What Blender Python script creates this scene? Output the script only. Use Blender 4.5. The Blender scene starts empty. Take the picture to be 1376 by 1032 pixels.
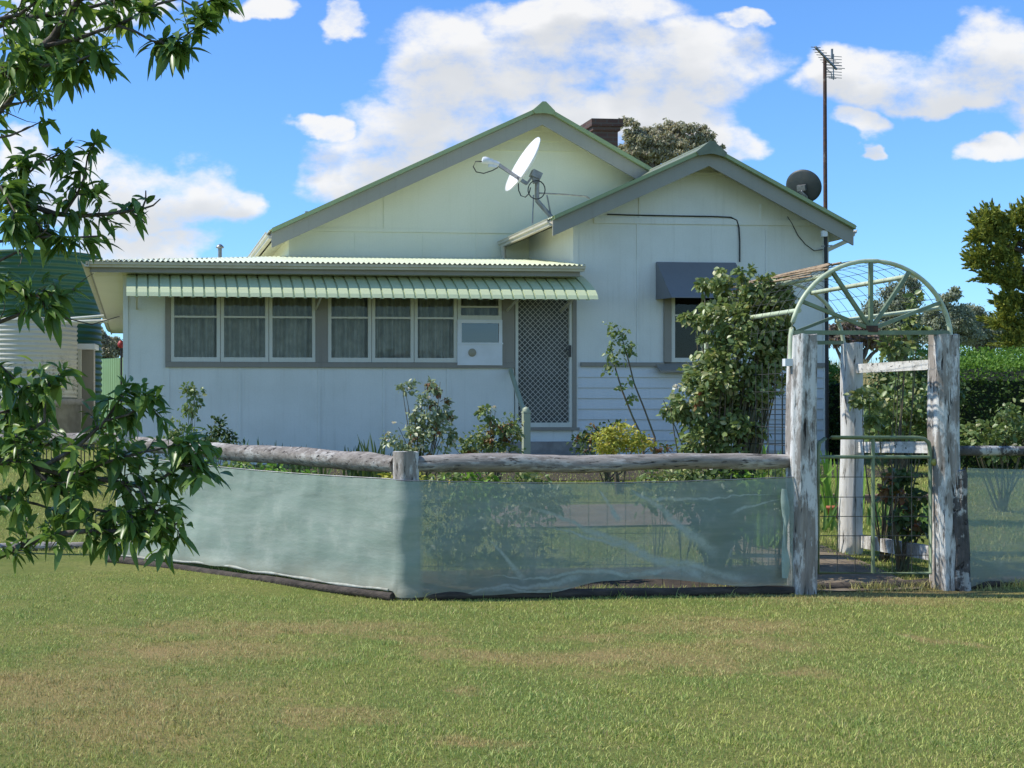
import bpy, math, random
import numpy as np
from mathutils import Vector, Matrix, noise as mnoise

random.seed(7); RNG = np.random.default_rng(7)
sc = bpy.context.scene
COL = sc.collection
R = math.radians

# ------------------------------------------------------------------ camera numbers
F, PX, PY, CZ = 1800.0, 341.0, 550.0, 1.5      # focal length in photo pixels, principal point, eye height

def P(px, py, Y):
    return Vector(((px - PX) / F * Y, Y, CZ + (PY - py) / F * Y))

def smooth(a, b, x):
    t = min(1, max(0, (x - a) / (b - a))); return t * t * (3 - 2 * t)

def G(x, y):                                     # height of the ground
    rise = 0.08 * min(8.2, max(0, y - 11.0))
    k = max(smooth(-2.5, 1.5, x), smooth(14, 18, y))
    return rise * k

# ------------------------------------------------------------------ house frame
HA = R(5); HO = Vector((-1.922, 20.0)); HB = 0.6
UH = Vector((math.cos(HA), math.sin(HA))); VH = Vector((-math.sin(HA), math.cos(HA)))

def H(px, py, v):                                # photo pixel on the house plane v -> (u, z)
    d = Vector(((px - PX) / F, 1.0)); rel = -HO
    t = (v - rel.dot(VH)) / d.dot(VH)
    return (t * d.dot(UH) + rel.dot(UH), CZ + t * (PY - py) / F)
def HU(px, v=0.0): return H(px, 400, v)[0]
def HZ(py, v=0.0, px=480): return H(px, py, v)[1]
def HW(u, v, z):                                 # house local -> world
    q = HO + UH * u + VH * v
    return Vector((q.x, q.y, z))

# ------------------------------------------------------------------ mesh builder
class MB:
    def __init__(s): s.v = []; s.f = []; s.sm = []
    def add(s, vs, fs, smooth=False):
        b = len(s.v); s.v.extend([tuple(p) for p in vs])
        for f in fs: s.f.append([b + i for i in f]); s.sm.append(smooth)
    def box(s, a, b):
        x0, x1 = sorted((a[0], b[0])); y0, y1 = sorted((a[1], b[1])); z0, z1 = sorted((a[2], b[2]))
        s.add([(x0,y0,z0),(x1,y0,z0),(x1,y1,z0),(x0,y1,z0),(x0,y0,z1),(x1,y0,z1),(x1,y1,z1),(x0,y1,z1)],
              [(0,3,2,1),(4,5,6,7),(0,1,5,4),(1,2,6,5),(2,3,7,6),(3,0,4,7)])
    def quad(s, a, b, c, d): s.add([a, b, c, d], [(0,1,2,3)])
    def prism(s, poly, y0, y1):                  # poly of (x,z), extruded along y
        n = len(poly)
        area = sum(poly[i][0]*poly[(i+1)%n][1]-poly[(i+1)%n][0]*poly[i][1] for i in range(n))
        if area < 0: poly = poly[::-1]
        vs = [(p[0], y0, p[1]) for p in poly] + [(p[0], y1, p[1]) for p in poly]
        fs = [list(range(n)), list(range(2*n-1, n-1, -1))]
        for i in range(n):
            j = (i+1) % n; fs.append((j, i, i+n, j+n))
        s.add(vs, fs)
    def prismx(s, poly, x0, x1):                 # poly of (y,z), extruded along x
        n = len(poly)
        vs = [(x0, p[0], p[1]) for p in poly] + [(x1, p[0], p[1]) for p in poly]
        fs = [list(range(n-1, -1, -1)), list(range(n, 2*n))]
        for i in range(n):
            j = (i+1) % n; fs.append((i, j, j+n, i+n))
        s.add(vs, fs)
    def bar(s, a, b, w, h=None, up=(0,0,1)):     # rectangular bar between two points
        h = h or w; a = Vector(a); b = Vector(b); d = (b-a).normalized()
        u = Vector(up)
        if abs(d.dot(u)) > .95: u = Vector((0,1,0))
        sx = d.cross(u).normalized(); sy = sx.cross(d).normalized()
        vs = []
        for p in (a, b):
            for i, j in ((-1,-1),(1,-1),(1,1),(-1,1)): vs.append(p + sx*(i*w/2) + sy*(j*h/2))
        s.add(vs, [(0,1,2,3),(7,6,5,4),(0,4,5,1),(1,5,6,2),(2,6,7,3),(3,7,4,0)])
    def tube(s, pts, r, n=8, closed=False, cap=True, rough=0, seed=0):
        pts = [Vector(p) for p in pts]; m = len(pts)
        rs = r if isinstance(r, (list, tuple)) else [r]*m
        vs = []; ref = None
        for i, p in enumerate(pts):
            if closed: d = pts[(i+1)%m] - pts[i-1]
            else: d = pts[min(i+1, m-1)] - pts[max(i-1, 0)]
            if d.length < 1e-9: d = Vector((0,0,1))
            d.normalize()
            if ref is None or abs(d.dot(ref)) > .98: ref = Vector((0,0,1)) if abs(d.z) < .8 else Vector((1,0,0))
            sx = d.cross(ref).normalized(); sy = d.cross(sx).normalized(); ref = -sy if False else ref
            for k in range(n):
                a = 2*math.pi*k/n; rr = rs[i]
                if rough:
                    q = Vector((math.cos(a)*1.7, math.sin(a)*1.7, 0))
                    rr *= 1 + rough*(mnoise.noise(q + Vector((seed*7.3, 0, i*.13))) + .6*mnoise.noise(q*3 + Vector((seed*3.1, 5, i*.5))))
                vs.append(p + sx*(math.cos(a)*rr) + sy*(math.sin(a)*rr))
        fs = []
        for i in range(m if closed else m-1):
            for k in range(n):
                a = i*n+k; b = i*n+(k+1)%n; c = ((i+1)%m)*n+(k+1)%n; d = ((i+1)%m)*n+k
                fs.append((a, b, c, d))
        s.add(vs, fs, True)
        if cap and not closed:
            s.add(vs[:n], [list(range(n))[::-1]]); s.add(vs[-n:], [list(range(n))])
    def lathe(s, prof, c, n=24, axis=None):      # prof of (r, h) about z through c
        c = Vector(c); vs = []
        rot = axis if axis is not None else Matrix.Identity(3)
        for r, h in prof:
            for k in range(n):
                a = 2*math.pi*k/n
                vs.append(c + rot @ Vector((r*math.cos(a), r*math.sin(a), h)))
        fs = []
        for i in range(len(prof)-1):
            for k in range(n):
                fs.append((i*n+k, i*n+(k+1)%n, (i+1)*n+(k+1)%n, (i+1)*n+k))
        s.add(vs, fs, True)
    def mesh(s, name):
        me = bpy.data.meshes.new(name); me.from_pydata(s.v, [], s.f)
        me.polygons.foreach_set('use_smooth', s.sm); me.update(); return me

def npmesh(name, verts, faces, k):
    """verts (N,3), faces (M,k) as arrays -> mesh"""
    me = bpy.data.meshes.new(name)
    me.vertices.add(len(verts)); me.vertices.foreach_set('co', np.ascontiguousarray(verts, dtype=np.float32).ravel())
    m = len(faces)
    me.loops.add(m*k); me.loops.foreach_set('vertex_index', np.ascontiguousarray(faces, dtype=np.int32).ravel())
    me.polygons.add(m); me.polygons.foreach_set('loop_start', np.arange(0, m*k, k, dtype=np.int32))
    me.polygons.foreach_set('loop_total', np.full(m, k, dtype=np.int32))
    me.update(calc_edges=True); return me

# ------------------------------------------------------------------ object helpers
def thing(name, label, cat, loc=(0,0,0), rotz=0, group=None):
    o = bpy.data.objects.new(name, None); COL.objects.link(o)
    o.location = loc; o.rotation_euler = (0, 0, rotz); o.empty_display_size = .2
    o['label'] = label; o['category'] = cat
    if group: o['group'] = group
    return o
def put(name, me, m, parent=None, label=None):
    """mesh in world coordinates (or, under the house, house coordinates)"""
    me = me.mesh(name) if isinstance(me, MB) else me
    me.name = name
    me.materials.append(m)
    o = bpy.data.objects.new(name, me); COL.objects.link(o)
    if parent is not None:
        o.parent = parent
        if parent.type == 'EMPTY':
            o.location = (0, 0, -parent.location.z) if parent.rotation_euler.z else -Vector(parent.location)
    if label: o['label'] = label
    return o
def tag(o, label, cat, group=None, kind=None):
    if label: o['label'] = label
    if cat: o['category'] = cat
    if group: o['group'] = group
    if kind: o['kind'] = kind
    return o

# ------------------------------------------------------------------ materials
class NT:
    def __init__(s, nt): s.t = nt; s.n = nt.nodes; s.l = nt.links
    def node(s, typ, **kw):
        n = s.n.new(typ)
        for k, v in kw.items(): setattr(n, k, v)
        return n
    def put(s, sock, v):
        if v is None: return
        if isinstance(v, bpy.types.NodeSocket): s.l.new(v, sock)
        elif isinstance(v, (tuple, list)) and len(v) == 3 and sock.type == 'RGBA': sock.default_value = (*v, 1)
        else: sock.default_value = v
    def math(s, op, a, b=None, c=None, clamp=False):
        n = s.node('ShaderNodeMath', operation=op, use_clamp=clamp)
        for i, v in enumerate((a, b, c)):
            if v is not None: s.put(n.inputs[i], v)
        return n.outputs[0]
    def mix(s, f, a, b, blend='MIX'):
        n = s.node('ShaderNodeMix', data_type='RGBA', blend_type=blend)
        s.put(n.inputs[0], f); s.put(n.inputs[6], a); s.put(n.inputs[7], b)
        return n.outputs[2]
    def noise(s, vec, scale, detail=4, rough=.55, dist=0, dim='3D'):
        n = s.node('ShaderNodeTexNoise', noise_dimensions=dim)
        if vec is not None: s.l.new(vec, n.inputs['Vector'])
        n.inputs['Scale'].default_value = scale; n.inputs['Detail'].default_value = detail
        n.inputs['Roughness'].default_value = rough; n.inputs['Distortion'].default_value = dist
        return n.outputs[0]
    def ramp(s, v, lo, hi, a=0., b=1.):
        n = s.node('ShaderNodeMapRange', interpolation_type='SMOOTHSTEP')
        s.put(n.inputs[0], v)
        for i, q in enumerate((lo, hi, a, b)): s.put(n.inputs[i+1], q)
        return n.outputs[0]
    def mapping(s, vec, scale=(1,1,1), loc=(0,0,0)):
        n = s.node('ShaderNodeMapping'); s.l.new(vec, n.inputs[0])
        n.inputs['Scale'].default_value = scale; n.inputs['Location'].default_value = loc
        return n.outputs[0]

def newmat(name):
    m = bpy.data.materials.new(name); m.use_nodes = True
    t = NT(m.node_tree); b = t.n['Principled BSDF']
    return m, t, b

def pos(t): return t.node('ShaderNodeNewGeometry').outputs['Position']
def objco(t): return t.node('ShaderNodeTexCoord').outputs['Object']

def mat(name, c1, c2=None, scale=3, stretch=(1,1,1), rough=.6, bump=0, bscale=None, metal=0, lo=.35, hi=.65, c3=None, c3scale=1.0, c3lo=.55, c3hi=.7, spec=.5, detail=5):
    m, t, b = newmat(name)
    co = t.mapping(objco(t), stretch)
    col = c1
    if c2:
        nz = t.noise(co, scale, detail, .6)
        col = t.mix(t.ramp(nz, lo, hi), c1, c2)
    if c3:
        nz3 = t.noise(co, c3scale, 6, .65)
        col = t.mix(t.ramp(nz3, c3lo, c3hi), col, c3)
    t.put(b.inputs['Base Color'], col)
    b.inputs['Roughness'].default_value = rough; b.inputs['Metallic'].default_value = metal
    b.inputs['Specular IOR Level'].default_value = spec
    if bump:
        bn = t.node('ShaderNodeBump'); bn.inputs['Strength'].default_value = bump; bn.inputs['Distance'].default_value = .02
        t.l.new(t.noise(co, bscale or scale*3, 6, .6), bn.inputs['Height']); t.l.new(bn.outputs[0], b.inputs['Normal'])
    return m

LEAFGAIN = 1.95
def leafmat(name, c1, c2, c3=None, trans=.35, rough=.45, spec=.4):
    c1, c2, c3 = [tuple(min(.8, q*LEAFGAIN) for q in c) if c else None for c in (c1, c2, c3)]
    m, t, b = newmat(name)
    g = t.node('ShaderNodeNewGeometry')
    rp = g.outputs['Random Per Island']
    col = t.mix(rp, c1, c2)
    big = t.noise(g.outputs['Position'], 2.5, 3)
    if c3:
        col = t.mix(t.ramp(t.math('FRACT', t.math('MULTIPLY', rp, 7.31)), .82, .9), col, c3)
    col = t.mix(t.ramp(big, .35, .7), col, t.mix(.5, col, (0.9,0.9,0.7), 'MULTIPLY'))
    t.put(b.inputs['Base Color'], col); b.inputs['Roughness'].default_value = rough
    b.inputs['Specular IOR Level'].default_value = spec
    tr = t.node('ShaderNodeBsdfTranslucent')
    t.put(tr.inputs[0], t.mix(.5, col, (1,1,.4), 'MULTIPLY'))
    mx = t.node('ShaderNodeMixShader'); mx.inputs[0].default_value = trans
    t.l.new(b.outputs[0], mx.inputs[1]); t.l.new(tr.outputs[0], mx.inputs[2])
    t.l.new(mx.outputs[0], t.n['Material Output'].inputs[0])
    return m

def streaked(name, base, stain, amt=.35, rough=.55, scale=1.5):
    """painted sheet: broad mottling, vertical run marks"""
    m, t, b = newmat(name)
    co = objco(t)
    n1 = t.ramp(t.noise(co, scale, 4), .35, .75)
    n2 = t.ramp(t.noise(t.mapping(co, (9, 9, .5)), 1.6, 5, .6), .5, .8)
    fine = t.noise(co, 40, 3)
    f = t.math('MULTIPLY', t.math('ADD', t.math('MULTIPLY', n1, .5), t.math('MULTIPLY', n2, .6)), amt, clamp=True)
    col = t.mix(f, base, stain)
    col = t.mix(t.math('MULTIPLY', fine, .12), col, (0,0,0))
    t.put(b.inputs['Base Color'], col); b.inputs['Roughness'].default_value = rough
    bn = t.node('ShaderNodeBump'); bn.inputs['Strength'].default_value = .12; bn.inputs['Distance'].default_value = .01
    t.l.new(t.noise(co, 14, 4), bn.inputs['Height']); t.l.new(bn.outputs[0], b.inputs['Normal'])
    return m

M = {}
M['wall'] = streaked('wall_paint', (.78,.79,.73), (.50,.50,.42), .50)
M['gable'] = streaked('gable_bounce_paint', (.82,.82,.64), (.66,.68,.47), .4)  # brighter, yellower than the walls: roof bounce light put into the paint
M['board'] = streaked('weatherboard_paint', (.70,.72,.71), (.50,.52,.48), .36)
M['cream'] = streaked('cream_trim', (.66,.65,.55), (.42,.40,.30), .4)
M['sash'] = streaked('sash_paint', (.70,.69,.60), (.45,.43,.34), .35)
M['taupe'] = streaked('taupe_paint', (.285,.26,.215), (.18,.16,.13), .5)
M['barge'] = streaked('barge_paint', (.33,.32,.27), (.21,.205,.17), .5)
M['roofgreen'] = streaked('green_roof_iron', (.68,.72,.50), (.48,.46,.28), .4, .45)
M['roofedge'] = streaked('green_capping', (.30,.38,.19), (.2,.22,.1), .5, .45)
M['awning'] = streaked('awning_paint', (.60,.66,.40), (.48,.48,.27), .45, .4, 3)
M['gutter'] = streaked('gutter_paint', (.60,.56,.46), (.36,.29,.2), .6, .45, 2.5)
M['hood'] = streaked('hood_paint', (.185,.19,.20), (.13,.135,.14), .5, .5)
M['brick'] = None
M['soffit'] = streaked('soffit_paint', (.70,.66,.52), (.52,.48,.34), .3)
M['darkgreen'] = mat('dark_metal_paint', (.03,.04,.04), (.05,.055,.05), 6, rough=.5)
M['dish'] = mat('dish_white', (.80,.80,.80), (.72,.72,.72), 4, rough=.35)
M['galv'] = mat('galvanised', (.30,.31,.31), (.2,.2,.2), 8, rough=.45, metal=.6)
M['black'] = mat('black_cable', (.012,.012,.013), rough=.5)
M['rust'] = mat('rusty_steel', (.10,.045,.025), (.05,.03,.025), 18, rough=.8, bump=.3, c3=(.22,.18,.15), c3scale=6)
M['rustwire'] = mat('rusty_wire', (.40,.29,.18), (.22,.15,.09), 20, rough=.85)
M['pipegreen'] = mat('green_pipe_paint', (.56,.62,.42), (.44,.48,.32), 9, rough=.45, c3=(.20,.13,.07), c3scale=14, c3lo=.64, c3hi=.72)
M['gatepipe'] = mat('gate_pipe_paint', (.20,.26,.15), (.14,.18,.10), 9, rough=.5, c3=(.12,.09,.05), c3scale=14, c3lo=.64, c3hi=.72)
M['wire'] = mat('fence_wire', (.06,.065,.06), rough=.6, metal=.4)
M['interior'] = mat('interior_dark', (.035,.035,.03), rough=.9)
M['innerdoor'] = mat('inner_door_paint', (.12,.12,.11), (.08,.08,.07), 2, rough=.6)
M['grille'] = mat('door_grille', (.60,.58,.50), rough=.45)
M['black2'] = mat('door_handle_black', (.015,.015,.016), rough=.35)
M['white'] = mat('white_enamel', (.74,.75,.75), (.68,.69,.68), 3, rough=.4)
M['tan'] = mat('tan_disc', (.35,.31,.22), rough=.6)
M['tankgreen'] = streaked('tank_green', (.035,.11,.045), (.02,.06,.03), .6, .5)
M['shedgreen'] = streaked('shed_green', (.30,.48,.24), (.25,.35,.18), .5, .5)
M['terracotta'] = mat('terracotta', (.42,.13,.06), (.32,.10,.05), 12, rough=.8, bump=.2)
M['concrete'] = mat('concrete', (.30,.28,.25), (.22,.2,.18), 5, rough=.9, bump=.3, bscale=40)
M['soil'] = mat('garden_soil', (.035,.026,.018), (.06,.045,.03), 8, rough=.95, bump=.8, bscale=30)
M['red'] = mat('red_paint', (.35,.03,.03), rough=.5)
M['postgreen'] = streaked('newel_paint', (.36,.40,.28), (.26,.28,.2), .4)

def curtain_mat():
    m, t, b = newmat('net_curtain')
    co = objco(t)
    lace = t.noise(co, 6, 5)
    t.put(b.inputs['Base Color'], t.mix(t.ramp(lace, .3, .7), (.74,.72,.64), (.50,.49,.44)))
    b.inputs['Roughness'].default_value = .9
    tr = t.node('ShaderNodeBsdfTransparent'); mx = t.node('ShaderNodeMixShader'); mx.inputs[0].default_value = .9
    t.l.new(tr.outputs[0], mx.inputs[1]); t.l.new(b.outputs[0], mx.inputs[2])
    t.l.new(mx.outputs[0], t.n['Material Output'].inputs[0]); return m
M['curtain'] = curtain_mat()

def glass_mat(name='window_glass', tint=(.75,.78,.76), boost=.7, gcol=(.38,.39,.38)):
    m, t, b = newmat(name)
    tr = t.node('ShaderNodeBsdfTransparent'); t.put(tr.inputs[0], tint)
    gl = t.node('ShaderNodeBsdfGlossy'); gl.inputs['Roughness'].default_value = .02
    t.put(gl.inputs[0], gcol)
    fr = t.node('ShaderNodeFresnel'); fr.inputs[0].default_value = 1.5
    bn = t.node('ShaderNodeBump'); bn.inputs['Strength'].default_value = .05; bn.inputs['Distance'].default_value = .02
    t.l.new(t.noise(objco(t), 2.5, 2), bn.inputs['Height']); t.l.new(bn.outputs[0], gl.inputs['Normal'])
    f = t.math('ADD', t.math('MULTIPLY', fr.outputs[0], boost), .03, clamp=True)
    mx = t.node('ShaderNodeMixShader'); t.l.new(f, mx.inputs[0])
    t.l.new(tr.outputs[0], mx.inputs[1]); t.l.new(gl.outputs[0], mx.inputs[2])
    t.l.new(mx.outputs[0], t.n['Material Output'].inputs[0]); return m
M['glass'] = glass_mat()

def brick_mat():
    m, t, b = newmat('chimney_brick')
    bt = t.node('ShaderNodeTexBrick'); t.l.new(t.mapping(t.node('ShaderNodeTexCoord').outputs['UV'], (1,1,1)), bt.inputs[0])
    sep = t.node('ShaderNodeSeparateXYZ'); t.l.new(objco(t), sep.inputs[0])
    cmb = t.node('ShaderNodeCombineXYZ'); t.l.new(t.math('ADD', sep.outputs[0], sep.outputs[1]), cmb.inputs[0]); t.l.new(sep.outputs[2], cmb.inputs[1])
    t.l.new(cmb.outputs[0], bt.inputs[0])
    t.put(bt.inputs['Color1'], (.10,.052,.038)); t.put(bt.inputs['Color2'], (.075,.035,.03)); t.put(bt.inputs['Mortar'], (.09,.07,.06))
    bt.inputs['Scale'].default_value = 1; bt.inputs['Brick Width'].default_value = .23; bt.inputs['Row Height'].default_value = .085; bt.inputs['Mortar Size'].default_value = .012
    t.l.new(bt.outputs[0], b.inputs['Base Color']); b.inputs['Roughness'].default_value = .9
    return m
M['brick'] = brick_mat()

def wood_mat(name, grey1, grey2, white, wlo, whi, stretch, bump=.7):
    """weathered timber: long grain, cracks, flaking white paint / lichen"""
    m, t, b = newmat(name)
    co = objco(t); gr = t.mapping(co, stretch)
    n1 = t.noise(gr, 6, 8, .7)
    col = t.mix(t.ramp(n1, .3, .7), grey1, grey2)
    fl = t.noise(t.mapping(co, tuple(s*.55+.45 for s in stretch)), 4.5, 8, .72)
    col = t.mix(t.ramp(fl, wlo, whi), col, white)
    crack = t.noise(gr, 14, 4, .6, .4)
    cr = t.ramp(crack, .30, .42)
    col = t.mix(cr, (.02,.016,.013), col)
    t.put(b.inputs['Base Color'], col); b.inputs['Roughness'].default_value = .9
    bn = t.node('ShaderNodeBump'); bn.inputs['Strength'].default_value = bump; bn.inputs['Distance'].default_value = .02
    t.l.new(t.math('ADD', t.math('MULTIPLY', n1, .6), t.math('ADD', cr, t.math('MULTIPLY', fl, .5))), bn.inputs['Height'])
    t.l.new(bn.outputs[0], b.inputs['Normal'])
    return m
M['post'] = wood_mat('weathered_post', (.22,.19,.16), (.38,.34,.30), (.68,.66,.62), .46, .57, (3,3,.35))
M['postdark'] = wood_mat('lichen_post', (.06,.055,.05), (.15,.13,.12), (.50,.48,.44), .52, .6, (1.2,1.2,.9))
M['postwhite'] = wood_mat('whitewashed_post', (.45,.42,.37), (.58,.55,.50), (.66,.64,.60), .38, .5, (2.5,2.5,.3), .4)
M['logdark'] = mat('dark_log', (.045,.035,.028), (.09,.07,.055), 7, (.6,3,3), .95, .6)
M['rail'] = wood_mat('weathered_log', (.16,.135,.115), (.36,.32,.28), (.46,.43,.39), .5, .62, (.5,3,3))
M['sawn'] = wood_mat('whitewashed_rail', (.40,.38,.34), (.55,.53,.48), (.68,.66,.62), .4, .55, (.8,1.5,3), .4)

# ================================================================== WORLD
SUN_AZ = math.atan2(-1.0, 0.10)                  # direction towards the sun, measured from +Y towards +X
SUN_EL = R(50)
sundir = Vector((math.sin(SUN_AZ)*math.cos(SUN_EL), math.cos(SUN_AZ)*math.cos(SUN_EL), math.sin(SUN_EL)))

def blobs(t, x, y, lst):
    out = None
    for cx, cy, rx, ry in lst:
        a = t.math('MULTIPLY', t.math('SUBTRACT', x, cx), 1/rx); b_ = t.math('MULTIPLY', t.math('SUBTRACT', y, cy), 1/ry)
        d = t.math('SUBTRACT', 1.0, t.math('ADD', t.math('MULTIPLY', a, a), t.math('MULTIPLY', b_, b_)))
        out = d if out is None else t.math('SMOOTH_MAX', out, d, .25)
    return out

w = bpy.data.worlds.new("World"); sc.world = w; w.use_nodes = True
t = NT(w.node_tree); bg = t.n['Background']
sky = t.node('ShaderNodeTexSky', sky_type='NISHITA'); sky.sun_disc = False
sky.sun_elevation = SUN_EL; sky.sun_rotation = SUN_AZ % (2*math.pi)
sky.altitude = 300; sky.air_density = 1.0; sky.dust_density = .25; sky.ozone_density = 2.5
SKYSTR = .15
tc = t.node('ShaderNodeTexCoord').outputs['Generated']
sep = t.node('ShaderNodeSeparateXYZ'); t.l.new(tc, sep.inputs[0])
yy = t.math('MAXIMUM', t.math('ABSOLUTE', sep.outputs[1]), .02)
cx = t.math('DIVIDE', sep.outputs[0], yy); cy = t.math('DIVIDE', sep.outputs[2], yy)
cmb = t.node('ShaderNodeCombineXYZ'); t.l.new(cx, cmb.inputs[0]); t.l.new(t.math('MULTIPLY', cy, 1.5), cmb.inputs[1])
wn = t.node('ShaderNodeTexNoise'); t.l.new(cmb.outputs[0], wn.inputs['Vector']); wn.inputs['Scale'].default_value = 12; wn.inputs['Detail'].default_value = 8
ws = t.node('ShaderNodeSeparateColor'); t.l.new(wn.outputs['Color'], ws.inputs[0])
wx = t.math('ADD', cx, t.math('MULTIPLY', t.math('SUBTRACT', ws.outputs[0], .5), .10))
wy = t.math('ADD', cy, t.math('MULTIPLY', t.math('SUBTRACT', ws.outputs[1], .5), .065))
CL = [(620,62,115,52),(770,60,150,65),(915,85,125,70),(560,160,105,45),(475,228,75,44),(530,195,80,50),(600,110,100,55),(1180,110,110,46),(1290,120,110,44),(690,150,150,65),(850,165,160,50),(985,195,60,26),(1005,25,35,16),(800,10,160,25),
      (425,182,42,17),(470,38,36,19),
      (240,262,105,58),(120,255,110,65),(40,215,60,45),(180,332,110,30),(310,272,52,40),
      (60,30,70,45),(160,12,90,24),(330,12,60,13),
      (1220,108,120,44),(1340,82,110,62),(1120,96,62,32),(1260,145,100,24),(1400,120,80,60),
      (1140,170,40,22),(1150,210,25,15),(1320,212,50,18),(1385,205,40,24),
      (1550,60,120,50),(1700,160,160,60),(-150,120,120,80),(-350,60,160,70)]
CLT = [((a-PX)/F, (PY-b)/F, rx/F*1.04, ry/F*1.08) for a, b, rx, ry in CL]
fb = blobs(t, wx, wy, CLT)
fine = t.noise(cmb.outputs[0], 17, 10, .60)
dens = t.math('ADD', t.math('MINIMUM', fb, .54), t.math('MULTIPLY', t.math('SUBTRACT', fine, .50), 2.0))
general = t.math('SUBTRACT', t.math('MULTIPLY', t.ramp(t.noise(tc, 2.2, 6, .6), .6, .78), .6), t.ramp(sep.outputs[1], -.1, .75, 0, 2.))
dens = t.math('MAXIMUM', dens, general)
alpha = t.ramp(dens, -.02, .70)
alpha = t.math('MULTIPLY', alpha, .94)
wy2 = t.math('ADD', wy, .022)
fb2 = blobs(t, wx, wy2, CLT)                     # thicker cloud above a point = greyer underside
under = t.ramp(t.math('ADD', fb2, t.math('MULTIPLY', t.math('SUBTRACT', t.noise(cmb.outputs[0], 18, 5), .5), .9)), .0, 1.05)
ccol = t.mix(under, (6.5,6.45,6.35), (4.95,5.05,5.15))
skc = t.mix(1.0, sky.outputs[0], (.66,1.02,1.44), 'MULTIPLY')
away = t.ramp(sep.outputs[1], .15, -.35, 1., 1.12)   # unseen sky behind the viewer, brightened to fill the shaded facade
fill_tint = t.mix(t.ramp(sep.outputs[1], .1, -.3), (1, 1, 1), (1.20, 1.03, .88))   # warm tint added to that unseen sky, so facade fill turns less blue
t.put(bg.inputs[0], t.mix(1.0, t.mix(1.0, t.mix(alpha, skc, ccol), away, 'MULTIPLY'), fill_tint, 'MULTIPLY')); bg.inputs[1].default_value = SKYSTR

sun = bpy.data.lights.new('sun', 'SUN'); sun.energy = 5.0; sun.angle = R(.53); sun.color = (1, .95, .86)
so = bpy.data.objects.new('sun', sun); COL.objects.link(so)
so.rotation_euler = (-sundir).to_track_quat('-Z', 'Y').to_euler(); so.location = (-20, 5, 25)

cam = bpy.data.cameras.new('camera'); co_ = bpy.data.objects.new('camera', cam); COL.objects.link(co_)
co_.location = (0, 0, CZ); co_.rotation_euler = (R(90), 0, 0)
cam.sensor_fit = 'HORIZONTAL'; cam.sensor_width = 36; cam.lens = 36*F/1376
cam.shift_x = (688-PX)/1376; cam.shift_y = (PY-516)/1376
cam.clip_start = .05; cam.clip_end = 3000
sc.camera = co_
sc.view_settings.view_transform = 'Standard'; sc.view_settings.look = 'None'; sc.view_settings.exposure = 0
sc.render.engine = 'CYCLES'
sc.cycles.transparent_max_bounces = 24; sc.cycles.max_bounces = 8

# ================================================================== GROUND
BARE = [(120,940,230,60),(150,925,190,30),(60,915,110,22),(110,960,120,22),(425,962,90,9),(625,925,26,5),(790,858,60,7),(660,880,90,9),(1000,868,90,8),(1240,862,28,6),(1297,868,22,6),(860,885,170,14),(1120,800,140,14),(1250,795,120,12),(980,845,120,12),(250,875,160,16),(640,1000,60,5),(1080,905,60,6),(560,860,60,6),(350,845,220,10)]
def ground_color(t):
    p = pos(t)
    sp = t.node('ShaderNodeSeparateXYZ'); t.l.new(p, sp.inputs[0])
    wn = t.node('ShaderNodeTexNoise'); t.l.new(p, wn.inputs['Vector']); wn.inputs['Scale'].default_value = 2.2; wn.inputs['Detail'].default_value = 6
    ws = t.node('ShaderNodeSeparateColor'); t.l.new(wn.outputs['Color'], ws.inputs[0])
    x = t.math('ADD', sp.outputs[0], t.math('MULTIPLY', t.math('SUBTRACT', ws.outputs[0], .5), .9))
    y = t.math('ADD', sp.outputs[1], t.math('MULTIPLY', t.math('SUBTRACT', ws.outputs[1], .5), .9))
    L = []
    for a, b_, rx, ry in BARE:
        Y = CZ*F/(b_-PY); L.append(((a-PX)/F*Y, Y, rx/F*Y, max(.12, ry*Y*Y/(CZ*F))))
    bl = blobs(t, x, y, L)
    grain = t.noise(p, 26, 6, .75)
    n2 = t.noise(p, 1.1, 6, .65); n3 = t.noise(p, 4.5, 6, .7)
    bare = t.ramp(t.math('ADD', t.math('MULTIPLY', bl, .50), t.math('ADD', t.math('MULTIPLY', t.math('SUBTRACT', grain, .5), 2.2), t.math('ADD', t.math('MULTIPLY', t.math('SUBTRACT', n2, .5), 1.7), t.math('MULTIPLY', t.math('SUBTRACT', n3, .5), 1.9)))), -.72, 1.1)
    near = t.ramp(sp.outputs[1], 11.2, 11.9, 1, 0.15)
    return p, t.math('MULTIPLY', bare, near), n2, grain

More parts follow.
